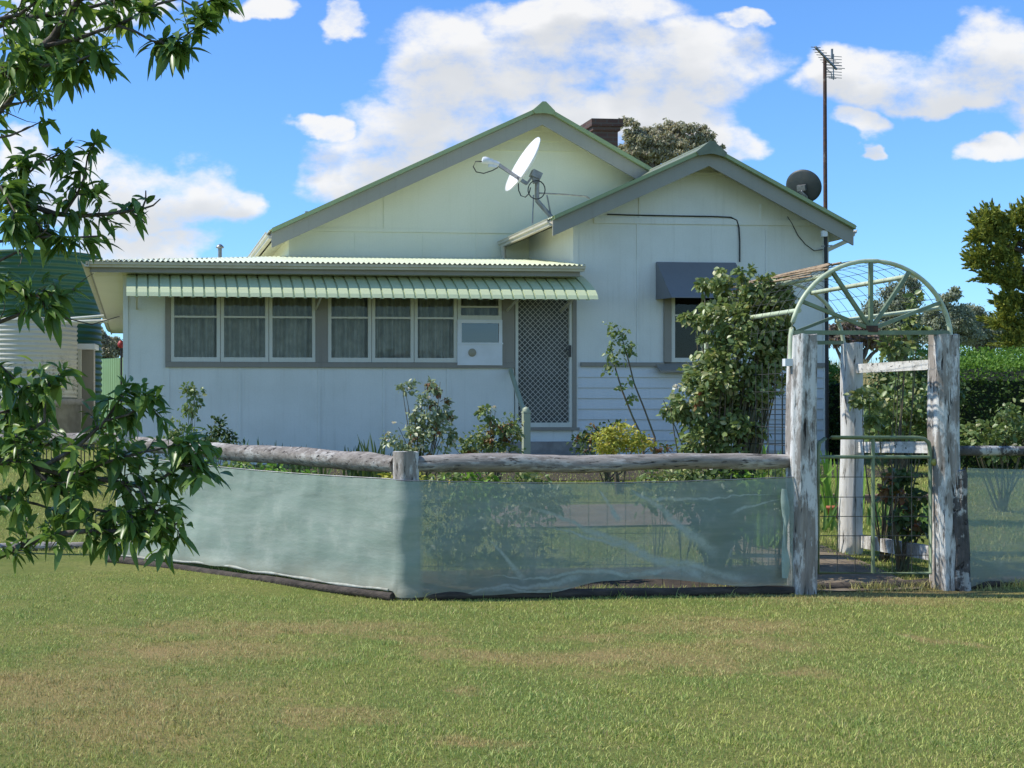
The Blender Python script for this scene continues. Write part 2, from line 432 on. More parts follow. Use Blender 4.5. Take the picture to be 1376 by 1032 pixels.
def ground_mat():
    m, t, b = newmat('lawn_ground')
    p, bare, n2, grain = ground_color(t)
    soil = t.mix(t.noise(p, 9, 5), (.24,.17,.075), (.36,.26,.11))
    grn = t.mix(t.ramp(n2, .35, .65), (.15,.18,.04), (.22,.22,.065))
    grn = t.mix(t.ramp(grain, .35, .6), t.mix(.5, grn, (.05,.07,.02)), grn)
    t.put(b.inputs['Base Color'], t.mix(bare, grn, soil)); b.inputs['Roughness'].default_value = .95
    b.inputs['Specular IOR Level'].default_value = .1
    bn = t.node('ShaderNodeBump'); bn.inputs['Strength'].default_value = .6; bn.inputs['Distance'].default_value = .03
    t.l.new(t.noise(p, 45, 5, .7), bn.inputs['Height']); t.l.new(bn.outputs[0], b.inputs['Normal'])
    return m
def blade_mat():
    m, t, b = newmat('grass_blades')
    p, bare, n2, grain = ground_color(t)
    rp = t.node('ShaderNodeNewGeometry').outputs['Random Per Island']
    grn = t.mix(rp, (.16,.26,.045), (.64,.69,.23))
    grn = t.mix(t.ramp(n2, .35, .65), grn, t.mix(.6, grn, (1.12,.95,.75), 'MULTIPLY'))
    dry = t.mix(rp, (.34,.26,.10), (.64,.53,.25))
    dryf = t.math('MAXIMUM', t.math('MULTIPLY', bare, .85), t.ramp(t.math('FRACT', t.math('MULTIPLY', rp, 9.7)), .8, .85))
    col = t.mix(dryf, grn, dry)
    t.put(b.inputs['Base Color'], col); b.inputs['Roughness'].default_value = .6; b.inputs['Specular IOR Level'].default_value = .25
    tr = t.node('ShaderNodeBsdfTranslucent'); t.put(tr.inputs[0], col)
    mx = t.node('ShaderNodeMixShader'); mx.inputs[0].default_value = .3
    t.l.new(b.outputs[0], mx.inputs[1]); t.l.new(tr.outputs[0], mx.inputs[2]); t.l.new(mx.outputs[0], t.n['Material Output'].inputs[0])
    return m
M['lawn'] = ground_mat(); M['blade'] = blade_mat()

def build_ground():
    xs = list(np.arange(-16, 22.01, .4)); ys = list(np.arange(-4, 30.01, .4))
    xs = [-900,-300,-100,-40] + xs + [40,100,300,900]; ys = [-60,-15] + ys + [45,80,150,400,1500]
    vs = [(x, y, G(x, y) + .02*mnoise.noise(Vector((x*.6, y*.6, 0)))) for y in ys for x in xs]
    n = len(xs); fs = [(j*n+i, j*n+i+1, (j+1)*n+i+1, (j+1)*n+i) for j in range(len(ys)-1) for i in range(n-1)]
    mb = MB(); mb.add(vs, fs, True)
    tag(put('ground', mb, M['lawn']), 'mown lawn and ground around the weatherboard house', None, kind='structure')
build_ground()

def Gn(x, y):
    return np.array([G(a, b) + .02*mnoise.noise(Vector((a*.6, b*.6, 0))) for a, b in zip(x, y)])
def grass(name, label, x, y, h, wdt, lean=.8):
    n = len(x); z = Gn(x, y) - .005
    a = RNG.uniform(0, 2*np.pi, n); b = RNG.uniform(0, 2*np.pi, n)
    h = h*RNG.uniform(.45, 1.25, n); l = h*RNG.uniform(0, lean, n)
    ww = wdt*RNG.uniform(.6, 1.3, n)
    base = np.stack([x, y, z], 1); sd = np.stack([np.cos(a)*ww, np.sin(a)*ww, 0*a], 1)
    mid = base + np.stack([np.cos(b)*l*.35, np.sin(b)*l*.35, h*.6], 1)
    tip = base + np.stack([np.cos(b)*l, np.sin(b)*l, h], 1)
    V = np.stack([base-sd, base+sd, mid+sd*.7, mid-sd*.7, tip], 1).reshape(-1, 3)
    i = np.arange(n)*5
    # triangles only
    Fs = np.stack([np.stack([i, i+1, i+2], 1), np.stack([i, i+2, i+3], 1), np.stack([i+3, i+2, i+4], 1)], 1).reshape(-1, 3)
    o = put(name, npmesh(name, V, Fs, 3), M['blade'])
    return tag(o, label, 'grass', kind='stuff')
def fence_line_y(x):                              # where the enclosed garden starts
    return np.where(x < 1.2, 10.75 + (1.2 - x)*.95, 10.75 + (x-1.2)*.1)
NB = 430000
yv = 4.6 + (RNG.random(NB)**1.25)*7.6
xv = RNG.uniform(-.34, .70, NB)*yv + RNG.uniform(-.9, .9, NB)
bn_ = np.array([mnoise.noise(Vector((a*2.2, b*2.2, 3))) for a, b in zip(xv, yv)])
keep = (yv < fence_line_y(xv)+.05) & (RNG.random(NB) < .75 + bn_*.6)
grass('lawn_grass', 'short mown green and browning grass in front of the fence', xv[keep], yv[keep], .023, .0022, 1.2)
NT_ = 420; ty = 4.8 + RNG.random(NT_)*6; tx = RNG.uniform(-.3, .66, NT_)*ty
kt = ty < fence_line_y(tx)-.15; tx, ty = np.repeat(tx[kt], 45), np.repeat(ty[kt], 45)
grass('lawn_tuft_grass', 'scattered slightly longer grass tufts in the front lawn', tx+RNG.normal(0,.035,len(tx)), ty+RNG.normal(0,.035,len(ty)), .036, .0026, 1.3)
# the lawn left of the fence, running back towards the tanks, and the garden inside it
N2 = 130000
yv = 10.6 + RNG.random(N2)**1.15*9.4; xv = RNG.uniform(-.42, .68, N2)*yv
inb = (yv > fence_line_y(xv)+.1) & (yv < fence_line_y(xv)+1.0) & (xv < 4.5) & (xv > -1.1)
pth = (np.abs(xv-5.0-(yv-10.95)*0) < .42) & (yv < 13.6)
pth2 = (yv > 14.0) & (yv < 15.6) & (xv > 2.6) & (xv < 5.9)
k2 = (yv > fence_line_y(xv)) & ~inb & ~pth & ~pth2
grass('garden_grass', 'brighter longer green grass inside the fenced garden', xv[k2], yv[k2], .045, .0042)
# tufts left long where the mower misses, along the foot of the fence
N4 = 9000
x4 = RNG.uniform(-1.6, 8, N4); y4 = fence_line_y(x4) - .02 - np.abs(RNG.normal(0, .07, N4))
clump = np.array([mnoise.noise(Vector((a*3, 7, 1))) for a in x4])
k4 = RNG.random(N4) < .45 + clump*1.2
grass('fence_grass', 'uneven longer grass tufts along the foot of the fence', x4[k4], y4[k4], .085, .003, 1.1)

# soil bed inside the fence and along the house
def strip(name, label, pts_near, pts_far, m, lift=.012):
    mb = MB()
    vs = []
    for a, b in zip(pts_near, pts_far):
        for k in range(5):
            q = Vector(a).lerp(Vector(b), k/4); vs.append((q.x, q.y, G(q.x, q.y) + .02*mnoise.noise(Vector((q.x*.6, q.y*.6, 0))) + lift))
    n = len(pts_near)
    mb.add(vs, [(i*5+k, (i+1)*5+k, (i+1)*5+k+1, i*5+k+1) for i in range(n-1) for k in range(4)], True)
    return tag(put(name, mb, m), label, None, kind='structure')
xs = np.linspace(-1.1, 4.6, 24)
strip('fence_bed', 'dark soil garden bed just inside the shade cloth fence', [(x, float(fence_line_y(np.array(x)))+.12) for x in xs], [(x, float(fence_line_y(np.array(x)))+1.0) for x in xs], M['soil'])
strip('house_bed', 'dark soil garden bed along the front wall of the house', [tuple(HW(u, -2.7, 0).xy) for u in np.linspace(-.2, 11, 30)], [tuple(HW(u, -.05, 0).xy) for u in np.linspace(-.2, 11, 30)], M['soil'])
strip('garden_path', 'worn earth path from the gate into the garden', [(4.55, 10.95+k*.35) for k in range(9)], [(5.55, 11.1+k*.35) for k in range(9)], mat('path_dirt', (.16,.12,.08), (.24,.19,.13), 6, rough=.95, bump=.6, bscale=30), .016)
strip('front_path', 'pinkish concrete path crossing the garden towards the door', [(2.6+k*.42, 14.0+k*.03) for k in range(9)], [(2.6+k*.36, 15.5+k*.03) for k in range(9)], mat('path_pink', (.24,.17,.13), (.18,.13,.1), 4, rough=.9), .02)

# ================================================================== HOUSE
house = thing('house', 'white weatherboard cottage with two green roofed gables and a long front verandah wall', 'house', (HO.x, HO.y, HB), HA)
BASE = .5                                         # bottom of the walls (below the bed)
def hp(name, mb, m, parent=house, label=None): return put(name, mb, m, parent, label)
U = HU
u772 = U(772); u1110 = U(1110)
zsill = HZ(494); zdoor = HZ(574, 0, 730); zsash0 = HZ(487); zhead = HZ(388)
zg1 = HZ(355.5, -.5); zg0 = HZ(362.5, -.5)           # front gutter top and bottom
zsof = HZ(369, -.45)                              # soffit level
uE = H(120, 350, -.5)[0]; uG = H(784, 360, -.5)[0]

# roof lines in (u,z)
def hl(px, py, v): return H(px, py, v)
VB = 1.95; VG = 2.40                              # main barge board and gable wall
mA = hl(729, 148, VB); mL = hl(365, 313, VB); mR0 = hl(872, 231, VB)
mR = (mA[0] + (mR0[0]-mA[0])*1.55, mA[1] + (mR0[1]-mA[1])*1.55)
bV = -.45
bA = hl(953, 202, bV); bL = hl(743, 296, bV); bR = hl(1147, 309, bV)

# ---- walls
W = MB(); T = .12
sash_sets = [(U(229), U(424)), (U(440), U(674))]
d0, d1 = U(691), U(769)                           # door opening
W.box((0, 0, BASE), (d0, T, zsash0))              # under the windows
W.box((0, 0, zsash0), (sash_sets[0][0], T, zg1-.12))
W.box((sash_sets[0][1], 0, zsash0), (sash_sets[1][0], T, zg1-.12))
W.box((sash_sets[1][1], 0, zsash0), (d0, T, zg1-.12))
W.box((sash_sets[0][0], 0, zhead), (sash_sets[0][1], T, zg1-.12)); W.box((sash_sets[1][0], 0, zhead), (sash_sets[1][1], T, zg1-.12))
W.box((d0, 0, zhead+.02), (u772, T, zg1-.12)); W.box((d0, 0, BASE), (u772, T, zdoor)); W.box((d1, 0, zdoor), (u772-.002, T, zhead+.02))
# left side wall and back
W.box((0, T, BASE), (T, 15.5, zg1-.1)); W.box((T, 15.38, BASE), (u1110, 15.5, zg1+.3))
hp('front_wall', W, M['wall'])
for px in (226, 322, 429, 516, 602):
    u = U(px); j_ = MB(); j_.box((u-.02, -.012, zsill-1.3), (u+.018, 0, zsill-.002)); hp('cover_strip', j_, M['wall'])
j_ = MB(); j_.box((-.03, -.025, BASE), (.045, .05, zsof+.05)); hp('corner_strip', j_, M['wall'])
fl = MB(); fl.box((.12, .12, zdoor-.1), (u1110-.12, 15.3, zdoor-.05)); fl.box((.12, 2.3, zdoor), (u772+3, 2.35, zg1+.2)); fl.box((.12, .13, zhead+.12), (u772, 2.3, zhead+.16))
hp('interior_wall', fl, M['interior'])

# ---- window trim (taupe surround) and sashes
tr = MB()
ul, ur = U(222), U(690)
tr.box((ul, -.045, zsill), (d0-.002, -.002, zsash0-.002))
tr.box((ul, -.040, zsash0), (sash_sets[0][0], -.002, zhead))
tr.box((sash_sets[0][1], -.040, zsash0), (sash_sets[1][0], -.002, zhead))
tr.box((sash_sets[1][1], -.040, zsash0), (d0-.004, -.002, zhead))
hp('window_surround', tr, M['taupe'])
zbar = HZ(427); zgl0 = HZ(481)
def wavy(u0, u1, z0, z1, v, amp, per, seed):
    n = int((u1-u0)/.02); vs = []
    for i in range(n+1):
        u = u0 + (u1-u0)*i/n
        d = amp*math.sin(2*math.pi*u/per + 1.6*math.sin(u*5.1+seed)) + .6*amp*math.sin(u*23+seed*2)
        vs += [(u, v+d*.6, z0), (u, v+d, (z0+z1)/2), (u, v+d*.8, z1)]
    mb = MB(); mb.add(vs, [(i*3+k, (i+1)*3+k, (i+1)*3+k+1, i*3+k+1) for i in range(n) for k in range(2)], True); return mb
def sash(u0, u1, seed, z0=zsash0, curt=True, parent=house, zb=zbar, zt=zhead, bw=.055):
    mb = MB(); f = bw
    mb.box((u0+.004, -.03, z0+.002), (u1-.004, .03, z0+.07)); mb.box((u0+.004, -.03, zt-.06), (u1-.004, .03, zt-.002))
    mb.box((u0+.004, -.03, z0+.07), (u0+f, .03, zt-.06)); mb.box((u1-f, -.03, z0+.07), (u1-.004, .03, zt-.06))
    mb.box((u0+f, -.022, zb-.014), (u1-f, .022, zb+.014))
    w_ = hp('window', mb, M['sash'], parent)
    g = MB(); g.quad((u0+f, .0, z0+.07), (u1-f, .0, z0+.07), (u1-f, .0, zt-.06), (u0+f, .0, zt-.06)); hp('pane', g, M['glass'], w_)
    if curt: hp('curtain', wavy(u0+.02, u1-.02, z0+.01, zt, .16, .06, .125, seed), M['curtain'], w_)
    return w_
for k, (a, b_) in enumerate(((229,296),(296,361),(361,424))): sash(U(a), U(b_), k)
for k, (a, b_) in enumerate(((440,499),(499,556),(556,614))): sash(U(a), U(b_), k+5)
# last light: short fanlight above a white panel with a small pane and a round vent
zp1 = HZ(430, 0, 640)
sash(U(614), U(674), 11, z0=zp1-.002, zb=zp1+.2)
pn = MB(); a, b_ = U(613.5), U(673.5); z0, z1 = HZ(491, 0, 640), zp1; za, zb_ = HZ(461, 0, 640), HZ(434.5, 0, 640)
ia, ib = U(619), U(669)
pn.box((a, -.065, z0), (b_, -.028, za)); pn.box((a, -.065, zb_), (b_, -.028, z1)); pn.box((a, -.065, za), (ia, -.028, zb_)); pn.box((ib, -.065, za), (b_, -.028, zb_))
pn.box((a-.01, -.075, za-.02), (b_+.01, -.0652, za+.004))
panel = hp('window_panel', pn, M['white'], house, 'white infill panel with small pane and round tan vent')
g = MB(); g.quad((ia, -.045, za), (ib, -.045, za), (ib, -.045, zb_), (ia, -.045, zb_)); hp('pane', g, glass_mat('bright_glass', (.3,.32,.34), 3.5, (.55,.6,.65)), panel)
g = MB(); g.lathe([(0,.02),(.058,.02),(.062,.012),(.062,0)], (U(633), -.064, HZ(474, 0, 633)), 20, Matrix.Rotation(R(90), 3, 'X')); hp('vent_disc', g, M['tan'], panel)

# ---- front door
door = MB(); zdt = zhead+.02; jf = .055
door.box((d0+.01, -.03, zdoor), (d0+jf, .05, zdt)); door.box((d1-jf, -.03, zdoor), (d1-.01, .05, zdt)); door.box((d0+jf, -.03, zdt-.05), (d1-jf, .05, zdt)); door.box((d0+jf, -.03, zdoor), (d1-jf, .05, zdoor+.07))
sd = hp('screen_door', door, M['sash'])
gr = MB(); a0, a1, c0, c1 = d0+jf, d1-jf, zdoor+.07, zdt-.05; stp = .084
w_, h_ = a1-a0, c1-c0
k = -h_
while k < w_:                                     # diamond grille clipped to the door leaf
    for sgn in (1, -1):
        s0, s1 = max(0, -k), min(h_, w_-k)
        if s1 - s0 > .01:
            xa, xb = k+s0, k+s1
            if sgn < 0: xa, xb = w_-xa, w_-xb
            gr.bar((a0+xa, -.012+sgn*.003, c0+s0), (a0+xb, -.012+sgn*.003, c0+s1), .0065, .004, (0,1,0))
    k += stp*1.0
hp('grille', gr, M['grille'], sd)
hd = MB(); uh, zh = U(764.5), HZ(472, 0, 765)
hd.box((uh-.018, -.055, zh-.09), (uh+.018, -.031, zh+.09)); hd.bar((uh, -.07, zh+.02), (uh-.07, -.075, zh+.02), .018)
hp('handle', hd, M['black2'], sd)
idr = MB(); idr.box((a0-.03, .075, zdoor), (a1+.03, .11, zdt))
for q0, q1 in ((.08,.3),(.34,.52),(.56,.78),(.82,.95)):
    idr.box((a0+.1, .06, c0+h_*q0), (a1-.1, .0745, c0+h_*q1))
hp('inner_door', idr, M['innerdoor'])
dtm = MB(); dtm.box((d1-.009, -.045, zdoor-.02), (d1+.055, -.003, zdt+.05)); dtm.box((d0-.002, -.05, zdoor-.05), (d1+.1, .05, zdoor-.004))
hp('door_trim', dtm, M['taupe'])
stp_ = MB()
for i in range(3): stp_.box((d0-.1, -.32-.3*i, BASE), (d1+.15, -.02-.3*i, zdoor-.22-.17*i))
hp('step', stp_, M['concrete'])
nw = MB(); pu, pv = H(707, 560, -1.2)[0], -1.2; zt = H(707, 550, -1.2)[1]
nw.box((pu-.05, pv-.05, BASE), (pu+.05, pv+.05, zt-.06))
nw.box((pu-.056, pv-.056, zt-.055), (pu+.056, pv+.056, zt-.03))
nw.lathe([(.05,0),(.05,.03),(.035,.06),(0,.075)], (pu, pv, zt-.035), 16)
hr = hp('handrail', nw, M['postgreen'])
hr2 = MB(); q = H(684, 497, -.05); hr2.bar((q[0]+.02, -.05, q[1]), (pu, pv+.03, zt-.1), .045, .07); hp('sloping_rail', hr2, M['postgreen'], hr)

# ---- bay front wall (right gable)
bw0, bw1 = U(893), U(992)
zb0, zb1 = HZ(487, 0, 900), HZ(392, 0, 900)
zmold = HZ(490, 0, 830)
def roofz(u, A, L, Rr):
    return L[1]+(u-L[0])*(A[1]-L[1])/(A[0]-L[0]) if u < A[0] else A[1]+(u-A[0])*(Rr[1]-A[1])/(Rr[0]-A[0])
bw = MB(); e = .05
zt0 = roofz(u772, bA, bL, bR)-e; zt1 = roofz(u1110, bA, bL, bR)-e
bw.prism([(u772, zb1), (u1110, zb1), (u1110, zt1), (bA[0], bA[1]-e), (u772, zt0)], 0, T)
bw.box((u772, 0, zmold-.03), (bw0, T, zb1)); bw.box((bw1, 0, zmold-.03), (u1110, T, zb1)); bw.box((bw0, 0, zmold-.03), (bw1, T, zb0))
bw.box((u772, T, zmold), (u772+T, 15.4, zt0)); bw.box((u1110-T, T, BASE), (u1110, 15.4, zt1))
hp('bay_wall', bw, M['wall'])
bb = MB(); zz = zmold-.03; bh = .163
while zz > BASE:
    bb.prismx([(0.06, zz), (-.002, zz), (-.022, zz-bh), (.06, zz-bh)][::-1], u772+.01, u1110)
    zz -= bh
hp('weatherboards', bb, M['board'])
md = MB(); md.box((u772+.09, -.045, zmold-.03), (bw0-.02, -.002, zmold+.035)); hp('belt_rail', md, M['taupe']); md = MB(); md.box((bw1+.02, -.045, zmold-.03), (u1110+.02, -.002, zmold+.035))
hp('belt_rail', md, M['taupe'])
zfr = HZ(297, 0, 900)
def strip_part(a_, b_, nm='cover_strip'):
    q_ = MB(); q_.box(a_, b_); hp(nm, q_, M['wall'])
strip_part((u772-.03, -.025, BASE), (u772+.045, -.003, zt0), 'corner_strip'); strip_part((u1110-.05, -.025, BASE), (u1110+.03, -.001, zt1), 'corner_strip')
strip_part((u772+.3, -.022, zfr-.05), (u1110-.15, -.001, zfr+.04), 'frieze_board')
for px, y0_, y1_ in ((857,297,487),(1030,297,487)): strip_part((U(px)-.02, -.014, HZ(y1_, 0, px)), (U(px)+.02, 0, zfr-.052))
for px, y1_ in ((860,262),(1023,262)): strip_part((U(px)-.022, -.014, zfr+.042), (U(px)+.022, 0, roofz(U(px), bA, bL, bR)-.2))
strip_part((U(925), -.03, HZ(236, 0, 950)), (U(972), 0, HZ(232, 0, 950)), 'apex_ledge')
# bay window
bt_ = MB(); bt_.box((bw0-.02, -.05, zb0), (U(900.5), .06, zb1)); bt_.box((U(985), -.05, zb0), (bw1+.02, .06, zb1))
bt_.prismx([(-.19, zb0-.13), (.0, zb0+.0), (.0, zb0-.05), (-.19, zb0-.16)], U(884, -.1), U(997, -.1))
hp('window_surround', bt_, M['taupe'])
bs0, bs1 = U(901), U(985); zmid = HZ(424, 0, 930)
wq = sash(bs0, bs1, 3, z0=zb0, zb=zmid, zt=zb1, curt=False, bw=.06)
mv = MB(); mv.box(((bs0+bs1)/2-.01, -.02, zb0+.07), ((bs0+bs1)/2+.01, .02, zb1-.06)); hp('glazing_bar', mv, M['sash'], wq)
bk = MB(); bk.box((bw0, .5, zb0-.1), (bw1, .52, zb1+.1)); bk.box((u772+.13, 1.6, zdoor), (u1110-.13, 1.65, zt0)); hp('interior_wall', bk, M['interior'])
# hood over the bay window
hv = -.62; h0 = H(890, 353, -.03); h1 = H(994, 353, -.03); l0 = H(899.5, 400, hv); l1 = H(1001, 400, hv)
hu0, hu1 = (h0[0]+l0[0])/2-.03, (h1[0]+l1[0])/2+.03
hd = MB(); zt_, zl_ = h0[1], l0[1]
hd.prismx([(-.004, zt_), (-.03, zt_+.012), (hv, zl_+.012), (hv, zl_), (-.004, zt_-.02)], hu0, hu1)
hd.prismx([(-.006, zt_-.02), (hv+.01, zl_), (-.006, zl_+.02)][::-1], hu0, hu0+.006); hd.prismx([(-.006, zt_-.02), (hv+.01, zl_), (-.006, zl_+.02)][::-1], hu1-.006, hu1)
hp('window_hood', hd, M['hood'])
# cable on the bay
cb = MB()
pts = [(816,288),(850,289),(900,290),(960,291),(982,292),(990,296),(993,306),(994,325),(994,352)]
cb.tube([(H(x, y, -.02)[0], -.02, H(x, y, -.02)[1]) for x, y in pts], .011, 6)
hp('wall_cable', cb, M['black'])
cb = MB(); pts = [(1058,291),(1064,300),(1072,316),(1082,328),(1094,337),(1106,335)]
cb.tube([(H(x, y, -.02)[0], -.02, H(x, y, -.02)[1]) for x, y in pts], .006, 6)
hp('wall_cable', cb, M['black'])

# ---- main gable wall
gw = MB(); zvr = HZ(345.5, 2.35)                    # where the verandah roof meets the wall
u390 = H(388, 330, VG)[0]
gw.prism([(u390, zvr-.5), (mR[0]-.3, zvr-.5), (mR[0]-.3, roofz(mR[0]-.3, mA, mL, mR)-.06), (mA[0], mA[1]-.06), (u390, roofz(u390, mA, mL, mR)-.06)], VG, VG+.12)
gw.box((u390, VG+.12, zvr-.5), (u390+.12, 15.3, roofz(u390, mA, mL, mR)-.08))
hp('gable_wall', gw, M['gable'])
gd = MB()
for py in (177, 190, 203):                        # lapped boards in the apex
    z = HZ(py, VG, 729); 
    dzl = (mA[1]-.06-z)
    ul_ = mA[0] - dzl*(mA[0]-mL[0])/(mA[1]-mL[1]); ur_ = mA[0] + dzl*(mR[0]-mA[0])/(mA[1]-mR[1])
    gd.prismx([(VG-.001, z+.16), (VG-.035, z), (VG-.001, z)], ul_+.25, ur_-.25)
zf2 = HZ(310, VG, 560); gd.box((u390+.35, VG-.02, zf2-.03), (H(712,310,VG)[0], VG-.001, zf2+.03))
for px in (517,): gd.box((H(px,300,VG)[0]-.02, VG-.012, zf2+.03), (H(px,300,VG)[0]+.02, VG-.001, HZ(255, VG, px)))
for px in (478, 569, 640): gd.box((H(px,300,VG)[0]-.015, VG-.008, zvr-.3), (H(px,300,VG)[0]+.015, VG-.001, zf2-.032))
hp('gable_trim', gd, M['gable'])

# ---- roofs
def corr_sheet(mb, o, along, down, n_out, per=.076, amp=.011, k=6, rows=2, cut=None):
    """corrugated sheet: o corner, 'along' across the corrugations, 'down' along them"""
    o = Vector(o); along = Vector(along); down = Vector(down); n_out = Vector(n_out).normalized()
    L = along.length; n = max(2, int(L/per*k)); vs = []
    for i in range(n+1):
        s = i/n; a = amp*math.cos(2*math.pi*s*L/per)
        for r in range(rows):
            dn = r/(rows-1)
            if cut: dn = dn*cut(s)
            vs.append(o + along*s + down*dn + n_out*a)
    mb.add(vs, [(i*rows+r, i*rows+r+1, (i+1)*rows+r+1, (i+1)*rows+r) for i in range(n) for r in range(rows-1)], True)
def gable_roof(A, L, Rr, v0, v1, lift=.05):
    mb = MB()
    for E in (L, Rr):
        sl = Vector((E[0]-A[0], 0, E[1]-A[1])); nn = Vector((-sl.z, 0, sl.x)); nn = nn if nn.z > 0 else -nn
        corr_sheet(mb, (A[0], v0, A[1]+lift), (0, v1-v0, 0), sl*1.01, nn)
    return mb
hp('main_roof', gable_roof(mA, mL, mR, VB-.05, 14.2), M['roofgreen'])
hp('bay_roof', gable_roof(bA, bL, bR, bV-.05, 13.0), M['roofgreen'])
def bands(A, L, Rr, v0, v1, t0, t1):              # band running down both rakes, from t0 to t1 below the roof line
    mb = MB()
    mb.prism([(A[0], A[1]-t0), (A[0], A[1]-t1), (L[0], L[1]-t1), (L[0], L[1]-t0)], v0, v1)
    mb.prism([(A[0]+.001, A[1]-t0), (Rr[0], Rr[1]-t0), (Rr[0], Rr[1]-t1), (A[0]+.001, A[1]-t1)], v0, v1)
    return mb
hp('barge_board', bands(mA, mL, mR, VB, VB+.03, .0, .245), M['barge'])
hp('barge_board', bands(bA, bL, bR, bV, bV+.03, .0, .235), M['barge'])
hp('barge_capping', bands(mA, mL, mR, VB-.07, VB+.12, -.075, -.004), M['roofedge'])
hp('barge_capping', bands(bA, bL, bR, bV-.07, bV+.12, -.065, -.004), M['roofedge'])
sf = bands(mA, (mL[0]+.02, mL[1]), mR, VB+.035, VG-.002, .05, .065)
hp('soffit', sf, M['soffit'])
hp('soffit', bands(bA, (bL[0]+.02, bL[1]), (bR[0]-.02, bR[1]), bV+.035, -.03, .05, .065), M['soffit'])
def ridge(A, L, Rr, v0, v1, wl):
    mb = MB()
    sl = (A[1]-L[1])/(A[0]-L[0]); sr = (A[1]-Rr[1])/(Rr[0]-A[0])
    mb.prism([(A[0]-wl, A[1]-wl*sl+.075), (A[0], A[1]+.11), (A[0]+wl, A[1]-wl*sr+.075), (A[0]+wl, A[1]-wl*sr+.05), (A[0], A[1]+.085), (A[0]-wl, A[1]-wl*sl+.05)], v0, v1)
    mb.tube([(A[0], v0, A[1]+.1), (A[0], v1, A[1]+.1)], .03, 10)
    # folded end cover
    mb.prism([(A[0]-wl-.02, A[1]-wl*sl+.06), (A[0]-.03, A[1]+.125), (A[0]+.03, A[1]+.125), (A[0]+wl+.02, A[1]-wl*sr+.06), (A[0]+wl-.02, A[1]-wl*sr-.0), (A[0]+.03, A[1]-.07), (A[0]-.03, A[1]-.07), (A[0]-wl+.02, A[1]-wl*sl-.0)], v0-.02, v0-.002)
    return mb
hp('ridge_cap', ridge(mA, mL, mR, VB-.08, 14.2, .17), M['roofedge'])
hp('ridge_cap', ridge(bA, bL, bR, bV-.08, 13, .22), mat('dull_ridge', (.20,.23,.16), (.15,.17,.12), 4, rough=.6))

def gutter(mb, p0, p1, w=.11, h=.1):              # ogee-ish box gutter along a straight line
    p0 = Vector(p0); p1 = Vector(p1); d = (p1-p0).normalized(); sx = d.cross(Vector((0,0,1))).normalized()
    prof = [(0,0), (w*.55,0), (w*.62,h*.35), (w*.85,h*.5), (w*.9,h*.9), (w,h*.95), (w,h), (w-.012,h), (w-.03,h*.6), (.012,h*.2), (.012,h), (0,h)]
    vs = [p + sx*a + Vector((0,0,b)) for p in (p0, p1) for a, b in prof]; n = len(prof)
    mb.add(vs, [list(range(n))[::-1], list(range(n, 2*n))] + [(i, (i+1)%n, n+(i+1)%n, n+i) for i in range(n)])
# bay eave gutter on the left: fascia, gutter, sloped soffit
gz = bL[1]
g = MB(); gutter(g, (bL[0]+.02, 2.36, gz-.075), (bL[0]+.02, bV+.04, gz-.075), .11, .10); g2 = MB(); gutter(g2, (bR[0]-.02, bV+.04, bR[1]-.09), (bR[0]-.02, 12, bR[1]-.09), .11, .10)
# orient outwards (gutter() puts it on the right-hand side of travel)
hp('gutter', g, M['gutter']); hp('gutter', g2, M['gutter'])
es = MB()
es.quad((bL[0]+.03, bV+.04, gz-.09), (bL[0]+.03, 2.38, gz-.09), (u772, 2.38, gz-.09+.22), (u772, bV+.04, gz-.09+.22))
es.quad((bR[0]-.03, bV+.04, bR[1]-.09), (bR[0]-.03, 12, bR[1]-.09), (u1110, 12, bR[1]-.09+.16), (u1110, bV+.04, bR[1]-.09+.16))
es.quad((mL[0]+.03, VB+.04, mL[1]-.12), (mL[0]+.03, 14, mL[1]-.12), (u390, 14, mL[1]-.12+.1), (u390, VB+.04, mL[1]-.12+.1))
hp('eave_soffit', es, M['soffit'])
g = MB(); gutter(g, (mL[0]+.02, 14, mL[1]-.09), (mL[0]+.02, VB+.02, mL[1]-.09), .12, .11); hp('gutter', g, M['gutter'])
dp = MB(); dq = H(697, 325, 2.15); dp.tube([(bL[0]-.02, 2.2, gz-.06), (bL[0]+.0, 2.25, gz-.2), (bL[0]+.02, 2.28, gz-.55)], .04, 10); hp('downpipe', dp, M['gutter'])
br = MB(); q0 = H(1108, 338, -.15); q1 = H(1146, 322, -.15); br.bar((q0[0], -.15, q0[1]), (q1[0]-.05, -.15, q1[1]), .05, .06); hp('eave_bracket', br, M['cream'])

# verandah skillion roof, hipped round the left corner
vf, vb = -.52, 2.36; zf = zg1+.022; zb2 = zvr
hipu = u390
vr = MB(); Lr = u772 - uE
cutf = lambda s: min(1.0, (s*Lr)/(hipu-uE))
nn = Vector((0, -(zb2-zf), vb-vf))
corr_sheet(vr, (uE, vf, zf), (Lr, 0, 0), (0, vb-vf, zb2-zf), nn, amp=.0125, cut=cutf)
vs = []
nL = int((15.9-vf)/.076*4)
for i in range(nL+1):
    v = vf + (15.9-vf)*i/nL; a = .011*math.cos(2*math.pi*(v-vf)/.076)
    c = min(1, (v-vf)/(vb-vf))
    vs += [(uE, v, zf+a), (uE+(hipu-uE)*c, v, zf+(zb2-zf)*c+a)]
vr.add(vs, [(2*i, 2*i+2, 2*i+3, 2*i+1) for i in range(nL)], True)
hp('verandah_roof', vr, M['roofgreen'])
vg = MB(); gutter(vg, (uG, vf+.04, zg0), (uE, vf+.04, zg0), -.12, zg1-zg0)
vg = MB(); gutter(vg, (uE-.05, vf+.03, zg0), (uG, vf+.03, zg0), .12, zg1-zg0); hp('gutter', vg, M['gutter'])
